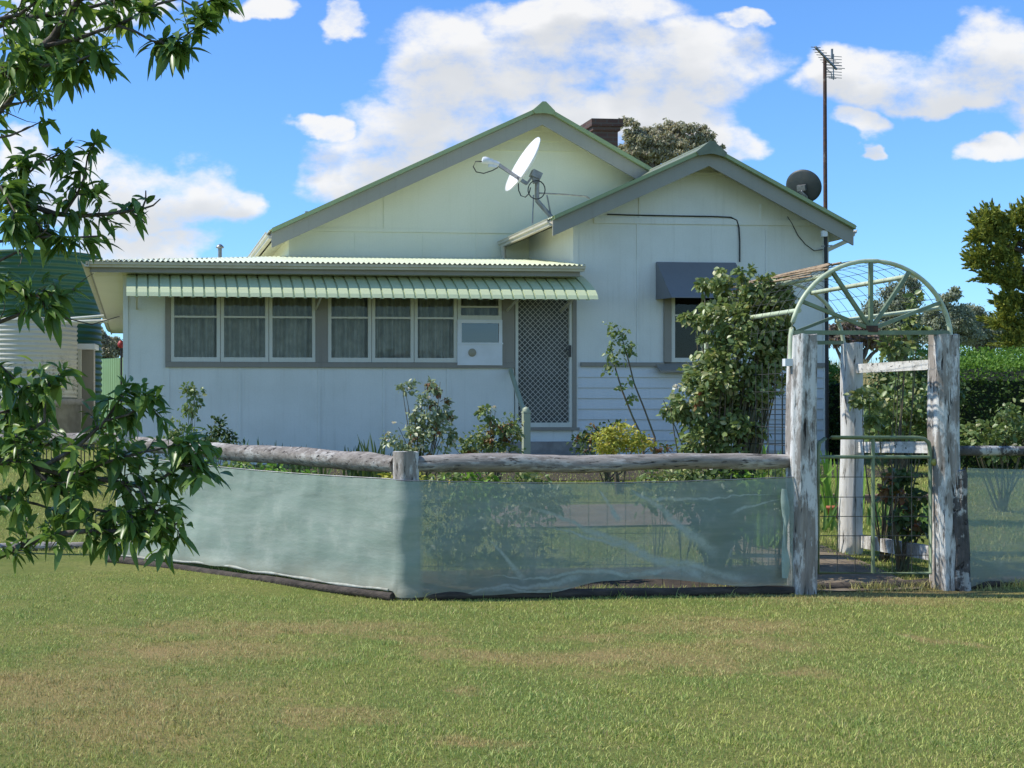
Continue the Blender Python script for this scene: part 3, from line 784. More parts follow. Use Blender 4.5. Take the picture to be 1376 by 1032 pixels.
vg = MB(); gutter(vg, (uE+.0, 15.9, zg0), (uE+.0, vf-.09, zg0), .12, zg1-zg0); hp('gutter', vg, M['gutter'])
fs_ = MB(); fs_.box((uE+.03, vf+.032, zsof), (uG-.05, vf+.055, zg1-.04)); fs_.box((uE+.005, vf+.056, zsof), (uE+.03, 15.9, zg1-.04))
hp('fascia', fs_, M['taupe'])
so_ = MB()
so_.box((uE+.031, vf+.056, zsof+.005), (u772-.04, -.004, zsof+.02))
k = .0
while k < 15.4:                                   # boards of the side eave
    so_.box((uE+.031, k+.0, zsof+.004), (-.002, k+.135, zsof+.018)); k += .14
hp('verandah_soffit', so_, M['soffit'])
vp = MB(); q = H(295.5, 338, 3.0); vp.tube([(q[0], 3.0, zvr-.2), (q[0], 3.0, H(295,333,3)[1])], .035, 10); vp.lathe([(.035,0),(.07,.01),(.07,.03),(.03,.07),(0,.08)], (q[0], 3.0, H(295,334,3)[1]), 12); hp('vent_pipe', vp, M['galv'])
sc_ = MB(); q = H(412, 284, 3.2); sc_.tube([(q[0], 3.2, q[1]-.3), (q[0], 3.2, q[1])], .03, 8); sc_.tube([(q[0]-.4, 3.2, q[1]-.32), (q[0]-.25, 3.2, q[1]-.2), (q[0]-.1, 3.2, q[1]-.16)], .03, 8); hp('roof_fitting', sc_, M['galv'])

# ---- striped awning
aw_u0, aw_u1 = H(170, 380, -.45)[0], H(799, 390, -.55)[0]
z1 = HZ(369, -.1, 480); z2 = HZ(400.5, -.79, 480)
dz_ = z1-z2
prof = [(-.06, z1), (-.24, z1-.15*dz_), (-.42, z1-.34*dz_), (-.58, z1-.53*dz_), (-.69, z1-.70*dz_), (-.76, z1-.86*dz_), (-.79, z2)]
aw = MB()
def aw_strip(u0, u1, lift, mb, ext=0):
    nrm = []
    for i in range(len(prof)):
        a = Vector(prof[max(0,i-1)]); b = Vector(prof[min(len(prof)-1, i+1)]); d = (b-a).normalized(); nrm.append(Vector((d.y, -d.x)) if False else Vector((d[1], -d[0])))
    pts = [Vector(p) + n*lift for p, n in zip(prof, nrm)]
    low = [Vector(p) + n*(lift-.004) for p, n in zip(prof, nrm)]
    vs = []
    for u in (u0, u1):
        vs += [(u, p[0], p[1]) for p in pts] + [(u, p[0], p[1]) for p in low]
    n = len(pts); fs = []
    for i in range(n-1):
        fs += [(i, i+1, 2*n+i+1, 2*n+i), (n+i+1, n+i, 3*n+i, 3*n+i+1)]
    fs += [list(range(n)) + list(range(2*n-1, n-1, -1)), (list(range(2*n, 3*n)) + list(range(4*n-1, 3*n-1, -1)))[::-1], (n-1, 2*n-1, 4*n-1, 3*n-1), (0, 2*n, 3*n, n)]
    mb.add(vs, fs)
    # turned-down edges on a raised strip
    if lift > 0:
        for u in (u0, u1):
            inn = [Vector(p) + n_*(lift-.022) for p, n_ in zip(prof, nrm)]
            mb.add([(u, p[0], p[1]) for p in pts] + [(u, p[0], p[1]) for p in inn], [(i, i+1, n+i+1, n+i) for i in range(n-1)])
# outward normal sign: strips lifted along the outward side
ns = 43; pitch = (aw_u1-aw_u0)/ns
d_ = Vector((prof[1][0]-prof[0][0], prof[1][1]-prof[0][1])); outsign = 1 if (-d_[0]) > 0 and False else -1
aw_lo = MB()
for i in range(ns):
    u = aw_u0 + pitch*i
    aw_strip(u, u+pitch*.82, .013, aw)
    if i < ns-1: aw_strip(u+pitch*.7, u+pitch*1.1, -.010, aw_lo)
awo = hp('awning', aw, M['awning'])
hp('lower_strips', aw_lo, M['awning'], awo)
ab = MB()
for u in (aw_u0+.15, U(424), d0-.12, aw_u1-.35):
    ab.bar((u, -.01, z2-.12), (u, -.72, z2+.05), .025); ab.bar((u, -.02, z1-.06), (u, -.6, z1-.26), .02)
ab.bar((aw_u0+.05, -.69, z2+.03), (aw_u1-.05, -.69, z2+.03), .02)
hp('awning_bracket', ab, M['cream'])

# ---- chimney
ch = MB(); c0 = H(786, 163, 5.5); c1 = H(832, 163, 5.5); s_ = 1.0
zc = c0[1]
ch.box((c0[0]+.12, 5.3, zc-2.2), (c1[0]-.1, 6.0, zc-.22)); ch.box((c0[0]+.08, 5.26, zc-.22), (c1[0]-.06, 6.04, zc-.14)); ch.box((c0[0]+.04, 5.22, zc-.14), (c1[0]-.02, 6.08, zc))
hp('chimney', ch, M['brick'])

# ================================================================== ROOF-MOUNTED THINGS (world coordinates through HW)
def frame_z(d):                                   # rotation taking +Z to d
    return Vector((0,0,1)).rotation_difference(Vector(d).normalized()).to_matrix()
def dishmesh(c, aim, rx, ry, depth, n=40, rings=8, roll=0):
    """concave reflector, centre c, opening towards aim"""
    rot = frame_z(aim) @ Matrix.Rotation(roll, 3, 'Z'); vs = []; fs = []
    for side in (0, 1):
        for r in range(rings+1):
            q = r/rings
            for k in range(n):
                a = 2*math.pi*k/n
                vs.append(c + rot @ Vector((rx*q*math.cos(a), ry*q*math.sin(a), depth*q*q - side*.012)))
    m = (rings+1)*n
    for side in (0, 1):
        for r in range(rings):
            for k in range(n):
                f = [side*m+r*n+k, side*m+r*n+(k+1)%n, side*m+(r+1)*n+(k+1)%n, side*m+(r+1)*n+k]
                fs.append(f if side == 0 else f[::-1])
    for k in range(n): fs.append((rings*n+k, rings*n+(k+1)%n, m+rings*n+(k+1)%n, m+rings*n+k))
    mb = MB(); mb.add(vs, fs, True); return mb
def HP(px, py, v): u, z = H(px, py, v); return HW(u, v, z)
foot = HP(742, 293, .9); foot = HP(741, 292, .6)
dish = thing('satellite_dish', 'white satellite dish with long feed arm beside the larger gable', 'satellite dish', foot)
vD = .6
cD = HP(707.5, 224, vD); 
edge = (HP(726, 185, vD) - HP(687, 256, vD)); Ld = edge.length/2
ed = edge.normalized()                            # long axis across the picture
aim = Vector((-ed.z, 0, ed.x)); aim = aim if aim.x < 0 else -aim
aim = (aim.normalized()*.99 + Vector((0, -.12, 0))).normalized()
put('reflector', dishmesh(cD - aim*.03, aim, Ld*1.0, Ld*.98, .11), M['dish'], dish)
arm = MB(); tip = HP(657, 219, vD) + Vector((0,-.15,0)); root = HP(708, 247, vD)
arm.bar(root, HP(668, 224, vD)+Vector((0,-.15,0)), .035, .05); arm.bar(HP(716, 236, vD), HP(708, 247, vD), .03)
put('feed_arm', arm, M['galv'], dish)
ln = MB(); q0 = HP(646, 217, vD)+Vector((0,-.15,0)); q1 = HP(668, 223, vD)+Vector((0,-.15,0)); dd = (q1-q0)
ln.tube([q0, q0+dd*.12, q0+dd*.35, q0+dd*.4, q0+dd*.8, q1], [.045,.06,.06,.045,.04,.035], 12); ln.bar(q0+dd*.5+Vector((0,0,-.08)), q0+dd*.5+Vector((0,0,.05)), .07, .05)
ln.bar(q0+dd*.75+Vector((0,0,-.07)), q0+dd*.75+Vector((0,0,.04)), .06, .05)
put('receiver', ln, M['dish'], dish)
ml = MB(); a = HP(722, 240, vD); b = HP(721, 266, vD)
ml.tube([HP(722, 238, vD), HP(721.5, 262, vD), HP(722, 270, vD), HP(741, 292, vD), HP(743, 297, vD)], .036, 10)
ml.bar(HP(714, 232, vD), HP(726, 238, vD), .14, .11)
ml.bar(HP(718, 234, vD), HP(721, 246, vD), .1, .09)
put('mount_pole', ml, M['galv'], dish)
bq = MB(); bq.tube([HP(725, 259.5, vD), HP(760, 261.5, 1.1), HP(788, 264, 1.5), HP(792, 267, 1.5)], .013, 8); bq.tube([HP(717, 262, vD), HP(715.5, 300, vD)], .011, 8); bq.tube([HP(735, 262, vD), HP(741, 293, vD)], .012, 8)
put('brace', bq, M['galv'], dish)
loop = [(721+11.5*math.cos(x), 255+12.5*math.sin(x)) for x in np.linspace(0, 2*math.pi, 20)[:-1]]
cbq = MB(); cbq.tube([HP(x, y, vD-.1) for x, y in loop], .009, 6, closed=True); put('coiled_cable', cbq, M['black'], dish)
cbq = MB(); cbq.tube([HP(x, y, vD-.12) for x, y in ((696,238),(697,256),(700,263),(706,265),(711,260),(713,252))], .009, 6); put('cable', cbq, M['black'], dish)
cbq = MB(); cbq.tube([HP(x, y, vD-.15) for x, y in ((648,217),(639,217),(636,224),(640,231),(650,233),(662,229),(669,225))], .009, 6); put('cable', cbq, M['black'], dish)


vK = 3.2; cK = HP(1079, 251, vK)
dk = thing('satellite_dish', 'dark grey satellite dish seen from behind on the right roof slope', 'satellite dish', HP(1085, 285, vK))
aimK = Vector((.62, .72, .35)).normalized()
put('reflector', dishmesh(cK, aimK, .32, .30, .05), M['darkgreen'], dk)
mk = MB(); mk.tube([cK - aimK*.02, cK - aimK*.14 + Vector((0,0,-.06)), HP(1083, 264, vK), HP(1084, 292, vK)], .03, 10); mk.bar(cK - aimK*.04, cK - aimK*.12, .14, .1)
put('mount_pole', mk, M['galv'], dk)
fa = MB(); fa.bar(cK - aimK*.05 + Vector((0,0,-.25)), cK + aimK*.4 + Vector((0,0,-.2)), .03); fa.tube([cK + aimK*.36 + Vector((0,0,-.2)), cK + aimK*.46 + Vector((0,0,-.16))], .035, 10); put('feed_arm', fa, M['darkgreen'], dk)

# TV antenna on its mast beside the right corner of the bay
vM = -.35; mastb = HW(H(1111.5, 590, vM)[0], vM, .62)
an = thing('antenna_mast', 'tall rusty steel mast with television antenna at the right corner of the house', 'antenna', mastb)
mm = MB(); mm.tube([HP(1108.5, 78, vM), HP(1108.8, 190, vM), HP(1109.5, 318, vM)], [.026,.029,.03], 10, rough=.12); put('mast', mm, M['rust'], an)
mm = MB(); mm.tube([HP(1109.5, 316, vM), HP(1111, 450, vM), Vector((mastb.x, mastb.y, .58))], .027, 10); put('lower_mast', mm, M['black'], an)
jb = MB(); q = HP(1107.5, 314, vM-.05); jb.box(q-Vector((.04,.03,.045)), q+Vector((.04,.03,.045))); put('junction_box', jb, M['white'], an)
cl = MB(); cl.bar(HP(1103, 296, vM), HP(1112, 296, vM), .03, .02); put('clamp', cl, M['galv'], an); cl = MB(); cl.bar(HP(1104, 331, vM), HP(1118, 330, vM), .03, .02); put('clamp', cl, M['galv'], an)
bm = MB(); e0 = HP(1095.5, 63, vM-.5); e1 = HP(1124, 93, vM+.25); bm.bar(e0, e1, .026); put('boom', bm, M['galv'], an)
el = MB(); bd = (e1-e0)
side = bd.cross(Vector((0,0,1))).normalized()
side = (side + Vector((.9,0,.0))).normalized(); side = Vector((.94,.33,.03))
for k in range(9):
    p = e0 + bd*(.02+.115*k); w2 = .09+.012*k
    el.tube([p-side*w2, p+side*w2], .0055, 6)
for s2 in (-1, 1):
    for k in range(4):
        p = e1 - bd*.12 + Vector((0, .02, s2*(.03+.045*k))) + Vector((.05*s2*0, 0, 0)); el.tube([p-side*.16, p+side*.16], .005, 6)
el.bar(e1 - bd*.12 + Vector((0,.02,-.2)), e1 - bd*.12 + Vector((0,.02,.2)), .014)
p = HP(1118, 78, vM); el.bar(p+Vector((0,0,-.02)), p+Vector((0,0,.14)), .025)
p = HP(1116, 100, vM)
for k in range(4): q = p + Vector((.02*k-.03, 0, .03-.03*k)); el.tube([q-side*.07, q+side*.07], .005, 6)
el.tube([HP(1110, 92, vM), HP(1117, 98, vM), HP(1118, 106, vM)], .007, 6)
put('antenna_elements', el, M['galv'], an)

# ================================================================== LEFT BACKGROUND: tanks, shed
def tank(name, label, cx, Y, r, ztop, zbot, m, amp, pitch, lid=.25):
    c = P(cx, 500, Y); o = thing(name, label, 'water tank', (c.x, c.y, zbot), 0)
    prof = []; n = int((ztop-zbot)/pitch*6)
    for i in range(n+1):
        z = (ztop-zbot)*i/n; prof.append((r + amp*math.cos(2*math.pi*z/pitch), z))
    mb = MB(); mb.lathe(prof, (c.x, c.y, zbot), 64); put('tank_wall', mb, m, o)
    mb = MB(); mb.lathe([(r+.03, -.04), (r+.03, .02), (r*.6, lid*.6), (0, lid)], (c.x, c.y, ztop), 64); put('lid', mb, m, o)
    return o, c
tk, c = tank('water_tank', 'large dark green corrugated water tank behind the left end of the house', 40, 36, 1.92, 5.55, .6, M['tankgreen'], .02, .155, .12)
def stained():
    m, t, b = newmat('stained_cream_tank')
    co = objco(t)
    n = t.noise(t.mapping(co, (2.5,2.5,.6)), 1.5, 6, .7); sp_ = t.node('ShaderNodeSeparateXYZ'); t.l.new(co, sp_.inputs[0])
    f = t.math('MULTIPLY', t.ramp(n, .45, .62), t.ramp(sp_.outputs[2], 2.9, 2.2))
    fine = t.ramp(t.noise(co, 18, 5, .7), .45, .6)
    t.put(b.inputs['Base Color'], t.mix(t.math('MULTIPLY', f, fine), (.50,.48,.40), (.13,.10,.075))); b.inputs['Roughness'].default_value = .7
    return m
tk2, c2 = tank('water_tank', 'stained cream corrugated water tank in front of the green tank', 40, 29, 1.02, 3.4, 1.75, stained(), .014, .1, .1)
mb = MB(); mb.lathe([(1.1, 0), (1.1, .98), (1.15, 1.0), (1.15, 1.13), (0, 1.13)], (c2.x, c2.y, .6), 40); put('tank_stand', mb, M['concrete'], tk2)
mb = MB(); mb.tube([P(70, 434, 28), P(78, 431, 28), P(90, 428.5, 28), P(140, 424.5, 28)], .03, 8); mb.tube([P(84, 433, 28.2), P(145, 431.5, 28.2)], .04, 8); put('inlet_pipe', mb, M['cream'], tk2)
# small pump box with pale lid
bx = thing('pump_shelter', 'small dark shelter with a pale flat top beside the cream tank', 'shelter', (P(116,540,30).x, 30, .6))
mb = MB(); a = P(104.5, 470, 30); b = P(127, 463, 30); mb.box((a.x-.05, 29.6, a.z), (b.x+.05, 30.4, b.z)); put('roof', mb, M['white'], bx)
mb = MB(); mb.box((a.x+.03, 30.0, .6), (b.x-.02, 30.3, a.z)); put('wall', mb, M['taupe'], bx)
mb = MB(); mb.bar((a.x+.08, 29.7, .6), (a.x+.08, 29.7, a.z), .08); put('post', mb, M['cream'], bx)
sh = thing('garden_shed', 'low pale green corrugated shed between the tanks and the house', 'shed', (P(140,520,38).x, 38, .6))
mb = MB(); a = P(121, 515, 38); b = P(185, 479, 38); corr_sheet(mb, (a.x, 40.2, .62), (b.x-a.x, -2.2, 0), (0, 0, b.z-.62), (-1,-.5,0), .15, .02); put('wall', mb, M['shedgreen'], sh)
mb = MB(); mb.box((a.x-.1, 40.3, b.z-.02), (b.x+.1, 42, b.z+.04)); put('roof', mb, M['shedgreen'], sh)
pl = thing('marker_pole', 'thin dark pole with a small red cap near the left corner of the house', 'pole', (P(163,560,31).x, 31, .6))
mb = MB(); mb.tube([(P(163,560,31).x, 31, .6), P(163, 468, 31)], .025, 8); put('pole', mb, M['black'], pl)
mb = MB(); q = P(162.5, 463, 31); mb.lathe([(0,-.09),(.07,-.06),(.08,.02),(.05,.08),(0,.1)], q, 14); put('cap', mb, M['red'], pl)
# hooped wire edging
he = thing('hoop_edging', 'low hooped wire garden edging in front of the cream tank', 'garden edging', (P(40,590,20).x, 20, .62))
mb = MB()
for k in range(9):
    x0 = P(-10+17*k, 0, 20).x; r = .12
    mb.tube([(x0, 20, .6)] + [(x0+r-r*math.cos(a), 20, .98+r*math.sin(a)) for a in np.linspace(0, math.pi, 9)] + [(x0+2*r, 20, .6)], .009, 6)
    mb.tube([(x0+r, 20, .6), (x0+r, 20, 1.02)], .007, 6)
put('hoops', mb, M['black'], he)

# ================================================================== FENCES
def fpt(px, py, Y): return P(px, py, Y)
def log_between(a, b, r0, r1, seed, sag=.0, n=26, nr=14, rough=.16, flat0=0, flat1=0):
    mb = MB(); pts = []; rs = []
    a = Vector(a); b = Vector(b)
    for i in range(n):
        q = i/(n-1); p = a.lerp(b, q)
        p = p + Vector((0, .02*mnoise.noise(Vector((q*3, seed, 0))), sag*math.sin(q*math.pi) + .035*mnoise.noise(Vector((q*3.5, seed, 9)))*math.sin(q*math.pi)))
        r = r0 + (r1-r0)*q; r *= 1 + .13*mnoise.noise(Vector((q*7, seed+4, 2)))
        if q < .07: r *= 1 - flat0*(1-q/.07)
        if q > .93: r *= 1 - flat1*((q-.93)/.07)
        pts.append(p); rs.append(r)
    mb.tube(pts, rs, nr, rough=rough, seed=seed); return mb
def post_mesh(x, y, z0, z1, w0, w1, seed, lean=(0,0), top=.03, sq=.45, n=44, nr=48, rough=.10):
    """split timber post: squarish section, grooves and bulges running up it"""
    mb = MB(); vs = []
    for i in range(n+1):
        q = i/n; z = z0 + (z1-z0)*q; w_ = (w0+(w1-w0)*q)/2
        cx_ = x + lean[0]*q + .02*mnoise.noise(Vector((q*2.5, seed, 0))); cy_ = y + lean[1]*q
        for k in range(nr):
            a = 2*math.pi*k/nr; c_, s_ = math.cos(a), math.sin(a)
            rr = 1/((abs(c_)**(2/sq*.9)+abs(s_)**(2/sq*.9))**(sq/1.8)) if sq < 1 else 1
            g = mnoise.noise(Vector((c_*2.2, s_*2.2, seed*5+q*.9))) + .55*mnoise.noise(Vector((c_*5, s_*5, seed*3+q*1.8))) + .35*mnoise.noise(Vector((c_*11, s_*11, seed+q*3.5)))
            cr_ = max(0, mnoise.noise(Vector((c_*4.5+3, s_*4.5, seed*2+q*.5))) - .12)
            rr *= w_*(1+rough*g - 1.1*rough*min(1, cr_*4))
            zz = z + (top*mnoise.noise(Vector((c_*1.5, s_*1.5, seed))) if i == n else 0)
            vs.append((cx_+c_*rr, cy_+s_*rr, zz))
    fs = [(i*nr+k, i*nr+(k+1)%nr, (i+1)*nr+(k+1)%nr, (i+1)*nr+k) for i in range(n) for k in range(nr)]
    mb.add(vs, fs, True)
    mb.add(vs[-nr:], [list(range(nr))])
    return mb

CORNERX = P(545, 607, 10.72).x
CREASES = [(985,795,690,668,.07),(1000,780,715,700,.05),(960,742,838,648,.07),(905,765,640,775,.03),(830,700,800,652,.04),(985,690,1060,668,.02),(700,775,650,720,.04),(870,672,1050,664,.02),(640,790,1040,785,.02),(780,775,590,795,.03)]
def cloth_mat():
    m, t, b = newmat('shade_cloth')
    p = pos(t)
    grid = t.mapping(p, (1, 1, 1))
    streak = t.noise(t.mapping(p, (1.2, 1.2, 9)), 1.6, 6, .6)
    spots = t.noise(p, 5, 6, .65)
    faded = t.ramp(t.noise(t.mapping(p, (.9,.9,2.2)), 1.3, 5, .6), .4, .68)
    col = t.mix(t.ramp(streak, .35, .7), (.30,.37,.305), (.36,.415,.35))
    col = t.mix(t.math('MULTIPLY', t.ramp(spots, .5, .75), .5), col, (.52,.54,.46))
    sp = t.node('ShaderNodeSeparateXYZ'); t.l.new(p, sp.inputs[0])
    # pulled and faded creases running across the sheet, at fixed places on the cloth
    puck = None
    wz = t.math('ADD', sp.outputs[2], t.math('MULTIPLY', t.math('SUBTRACT', t.noise(p, 2.6, 4), .5), .16))
    for (ax_, ay_, bx_, by_, wd_) in CREASES:
        A_ = P(ax_, ay_, 10.8); B_ = P(bx_, by_, 10.8); dx_, dz_q = B_.x-A_.x, B_.z-A_.z; ln_ = math.hypot(dx_, dz_q)
        rx = t.math('SUBTRACT', sp.outputs[0], A_.x); rz = t.math('SUBTRACT', wz, A_.z)
        al_ = t.math('DIVIDE', t.math('ADD', t.math('MULTIPLY', rx, dx_), t.math('MULTIPLY', rz, dz_q)), ln_*ln_)
        ds_ = t.math('ABSOLUTE', t.math('DIVIDE', t.math('SUBTRACT', t.math('MULTIPLY', rx, dz_q), t.math('MULTIPLY', rz, dx_)), ln_))
        wdt = t.math('MULTIPLY', t.math('SUBTRACT', 1.15, al_), wd_)
        m_ = t.math('MULTIPLY', t.ramp(t.math('DIVIDE', ds_, wdt), 1., .1), t.math('MULTIPLY', t.ramp(al_, -.08, .12), t.ramp(al_, 1.05, .8)))
        puck = m_ if puck is None else t.math('MAXIMUM', puck, m_)
    puck = t.math('MULTIPLY', puck, t.ramp(t.noise(p, 16, 6, .75), .32, .62, .35, 1.))
    col = t.mix(t.math('MULTIPLY', puck, .6), col, (.50,.54,.48))
    splash = t.math('MULTIPLY', t.ramp(t.math('ADD', sp.outputs[2], t.math('MULTIPLY', spots, .25)), .42, .12), .6)
    col = t.mix(splash, col, (.30,.25,.17))
    t.put(b.inputs['Base Color'], col); b.inputs['Roughness'].default_value = .65; b.inputs['Specular IOR Level'].default_value = .25
    bn = t.node('ShaderNodeBump'); bn.inputs['Strength'].default_value = .25; bn.inputs['Distance'].default_value = .02
    t.l.new(t.noise(t.mapping(p, (1,1,2.4)), 7, 5, .6), bn.inputs['Height']); t.l.new(bn.outputs[0], b.inputs['Normal'])
    tl = t.node('ShaderNodeBsdfTranslucent'); t.put(tl.inputs[0], col)
    m1 = t.node('ShaderNodeMixShader'); m1.inputs[0].default_value = .10; t.l.new(b.outputs[0], m1.inputs[1]); t.l.new(tl.outputs[0], m1.inputs[2])
    tr = t.node('ShaderNodeBsdfTransparent')
    m2 = t.node('ShaderNodeMixShader')
    # tight knit: streaks where it is doubled or puckered let less through
    sw = t.math('ADD', t.math('MULTIPLY', streak, .5), t.math('MULTIPLY', faded, .25))
    al = t.math('ADD', t.math('ADD', .58, t.math('MULTIPLY', sw, .28)), t.math('MULTIPLY', puck, .34))
    round_ = t.ramp(t.math('ABSOLUTE', t.math('SUBTRACT', sp.outputs[0], CORNERX)), .26, .06)
    left = t.ramp(sp.outputs[0], CORNERX+.02, CORNERX-.10)  # sunlit left section made near opaque: its glare put into the opacity
    al = t.math('MAXIMUM', al, t.math('MULTIPLY', t.math('MAXIMUM', round_, t.math('MULTIPLY', left, .99)), .99))
    t.l.new(t.math('MINIMUM', al, .995), m2.inputs[0])
    t.l.new(tr.outputs[0], m2.inputs[1]); t.l.new(m1.outputs[0], m2.inputs[2])
    t.l.new(m2.outputs[0], t.n['Material Output'].inputs[0]); return m
M['cloth'] = cloth_mat()

def cloth(path, top, bot, seed, nu=220, nz=40, amp=.03, rollamp=.0):
    """hanging knitted cloth along a ground path; top(s), bot(s) give its heights"""
    path = [Vector(p) for p in path]
    seg = [0]
    for a, b in zip(path, path[1:]): seg.append(seg[-1] + (b-a).length)
    L = seg[-1]; vs = []
    for i in range(nu+1):
        s_ = i/nu; d = s_*L; k = max(j for j in range(len(seg)-1) if seg[j] <= d+1e-9)
        q = (d-seg[k])/(seg[k+1]-seg[k]); p = path[k].lerp(path[k+1], q)
        tdir = (path[k+1]-path[k]).normalized(); nrm = Vector((tdir.y, -tdir.x, 0))
        zt, zb = top(s_, p), bot(s_, p)
        for j in range(nz+1):
            h = j/nz; z = zb + (zt-zb)*h
            o = amp*(mnoise.noise(Vector((d*1.1 + z*.9, z*1.3, seed))) + .6*mnoise.noise(Vector((d*2.2 - z*3, z*2, seed+3))) + .3*mnoise.noise(Vector((d*7, z*2.5, seed+5))))*math.sin(math.pi*min(1, .12+h*.85))
            o += .035*math.exp(-((h-.0)/.08)**2)*(.6+mnoise.noise(Vector((d*2.5, seed, 1))))
            o += .012*max(0, mnoise.noise(Vector((d*9, h*3, seed))))*(h > .8)
            vs.append((p.x+nrm.x*o, p.y+nrm.y*o, z))
    n = nz+1
    mb = MB(); mb.add(vs, [(i*n+j, (i+1)*n+j, (i+1)*n+j+1, i*n+j+1) for i in range(nu) for j in range(nz)], True)
    return mb

# -- corner fence: far-left post, corner post, up to the gate post
fA = P(172, 575, 12.97); fC = P(545, 607, 10.72); fB = P(1078, 615, 10.93)
fence = thing('garden_fence', 'weathered log rail fence with pale green shade cloth wrapped round its corner post', 'fence', (fC.x, fC.y, 0))
put('post', post_mesh(fC.x, fC.y, -.1, fC.z, .215, .205, 3, sq=.9, top=.012, rough=.05), M['post'], fence)
put('post', post_mesh(fA.x, fA.y, -.1, fA.z, .21, .22, 5, sq=.6, top=.05), M['post'], fence)
put('rail', log_between(P(178, 596, 12.92), P(531, 624.5, 10.78), .068, .082, 2, .0, rough=.2, flat1=.15), M['rail'], fence)
put('rail', log_between(P(555, 624, 10.74), P(1072, 619.5, 10.95), .078, .058, 9, .0, rough=.2, flat0=.25, flat1=.25), M['rail'], fence)
rl = log_between(P(-260, 588, 14.8), P(165, 590, 13.0), .05, .06, 14, rough=.2); put('rail', rl, M['rail'], fence)
# cloth goes round the outside of the corner post
cd = .135
dA = Vector((fA.x-fC.x, fA.y-fC.y, 0)).normalized(); dB = Vector((fB.x-fC.x, fB.y-fC.y, 0)).normalized()
nA = Vector((-dA.y, dA.x, 0)); nA = nA if nA.y < 0 else -nA
nB = Vector((dB.y, -dB.x, 0)); nB = nB if nB.y < 0 else -nB
c2 = Vector((fC.x, fC.y, 0)); arc = []
a0 = math.atan2(nA.y, nA.x); a1 = math.atan2(nB.y, nB.x)
if a1 < a0: a1 += 2*math.pi
if a1-a0 > math.pi: a0 += 2*math.pi; a0, a1 = a0, a1
for k in range(9):
    a = a0 + (a1-a0)*k/8; arc.append(c2 + Vector((math.cos(a), math.sin(a), 0))*cd)
pA = Vector((fA.x, fA.y, 0)) + nA*.12
pB = P(1066, 700, 10.86); pB.z = 0
path = [pA - (pA-arc[0]).normalized()*.0] + [pA.lerp(arc[0], q) for q in (.25,.5,.75)] + arc + [arc[-1].lerp(pB, q) for q in (.25,.5,.75)] + [pB]
Ltot = sum((b-a).length for a, b in zip(path, path[1:])); LA = (arc[0]-pA).length
sC = LA/Ltot
def ztop(s_, p):
    if s_ < sC:
        q = s_/sC; z = (1-q)*(CZ+(PY-612)/F*12.85) + q*(CZ+(PY-645)/F*10.6)
        return z - .03*math.sin(q*math.pi)
    q = (s_-sC)/(1-sC); return (1-q)*(CZ+(PY-646)/F*10.6) + q*(CZ+(PY-642)/F*10.85) - .035*math.sin(q*math.pi) + .008*mnoise.noise(Vector((q*20, 1, 1)))
def zbot(s_, p):
    g = G(p.x, p.y)
    if s_ < sC: return g + .06 + .02*mnoise.noise(Vector((s_*20, 3, 0)))
    q = (s_-sC)/(1-sC); return g + .015 + .10*math.exp(-((q-.62)/.2)**2) + .045*q + .02*mnoise.noise(Vector((q*9, 8, 0)))
put('shade_cloth', cloth(path, ztop, zbot, 4.2, 330, 44, .034), M['cloth'], fence)
# string along the top of the cloth, base plinth and netting
def poly_at(s_):
    d = s_*Ltot
    for a, b in zip(path, path[1:]):
        l = (b-a).length
        if d <= l: return a.lerp(b, d/l)
        d -= l
    return path[-1].copy()
tw = MB(); pts = []
for k in range(60):
    q = poly_at(k/59); pts.append(Vector((q.x, q.y, ztop(k/59, q)+.006)))
tw.tube(pts, .0045, 5); put('top_wire', tw, M['galv'], fence)
nt_ = MB()
for k in range(44):
    q = poly_at(k/43*.999); back = c2 - q; 
    off = Vector((0, .05, 0)); nt_.tube([q+off+Vector((0,0,G(q.x,q.y)+.05)), q+off+Vector((0,0,ztop(k/43, q)-.02))], .0022, 4, cap=False)
for zz in (.25, .5, .75):
    nt_.tube([poly_at(k/59)+Vector((0,.05,zz+G(*poly_at(k/59).xy))) for k in range(60)], .0022, 4, cap=False)
put('wire_netting', nt_, M['wire'], fence)
plk = log_between(Vector((pA.x-.1, pA.y-.02, G(pA.x, pA.y)+.03)), Vector((arc[2].x-.05, arc[2].y-.02, .015)), .04, .035, 21, rough=.15)
put('base_log', plk, M['logdark'], fence)
plk = log_between(Vector((arc[6].x+.1, arc[6].y+.03, .02)), Vector((pB.x, pB.y+.03, .03)), .04, .04, 23, rough=.15)
put('base_log', plk, M['logdark'], fence)  # shadow along the cloth foot put into this log's dark wood
# curled loose edge of the shade cloth near the gate
fl_ = MB(); vs = []
for k in range(15):
    z = .14 + .72*k/14; x_ = P(1053, 0, 10.84).x + .008*math.sin(k*.8); w2 = .028 + .012*math.sin(k*.7)
    vs += [(x_-w2, 10.80, z), (x_, 10.77+.01*math.sin(k*2), z), (x_+w2*.8, 10.81, z)]
fl_.add(vs, [(3*k+j, 3*k+j+1, 3*k+j+4, 3*k+j+3) for k in range(14) for j in (0, 1)], True)
put('cloth_fold', fl_, mat('cloth_fold', (.34,.43,.36), (.27,.34,.29), 6, rough=.7), fence)
hm = MB(); hp_ = []
for k in range(40):
    s_ = sC*.985*k/39; q = poly_at(s_); hp_.append(Vector((q.x, q.y, zbot(s_, q)+.004)) + nA*.03)
hm.tube(hp_, [.011+.006*mnoise.noise(Vector((k*.4, 3, 3))) for k in range(40)], 7, rough=.3, seed=5)
put('cloth_hem', hm, mat('cloth_hem', (.46,.47,.40), (.30,.29,.23), 14, rough=.8), fence)

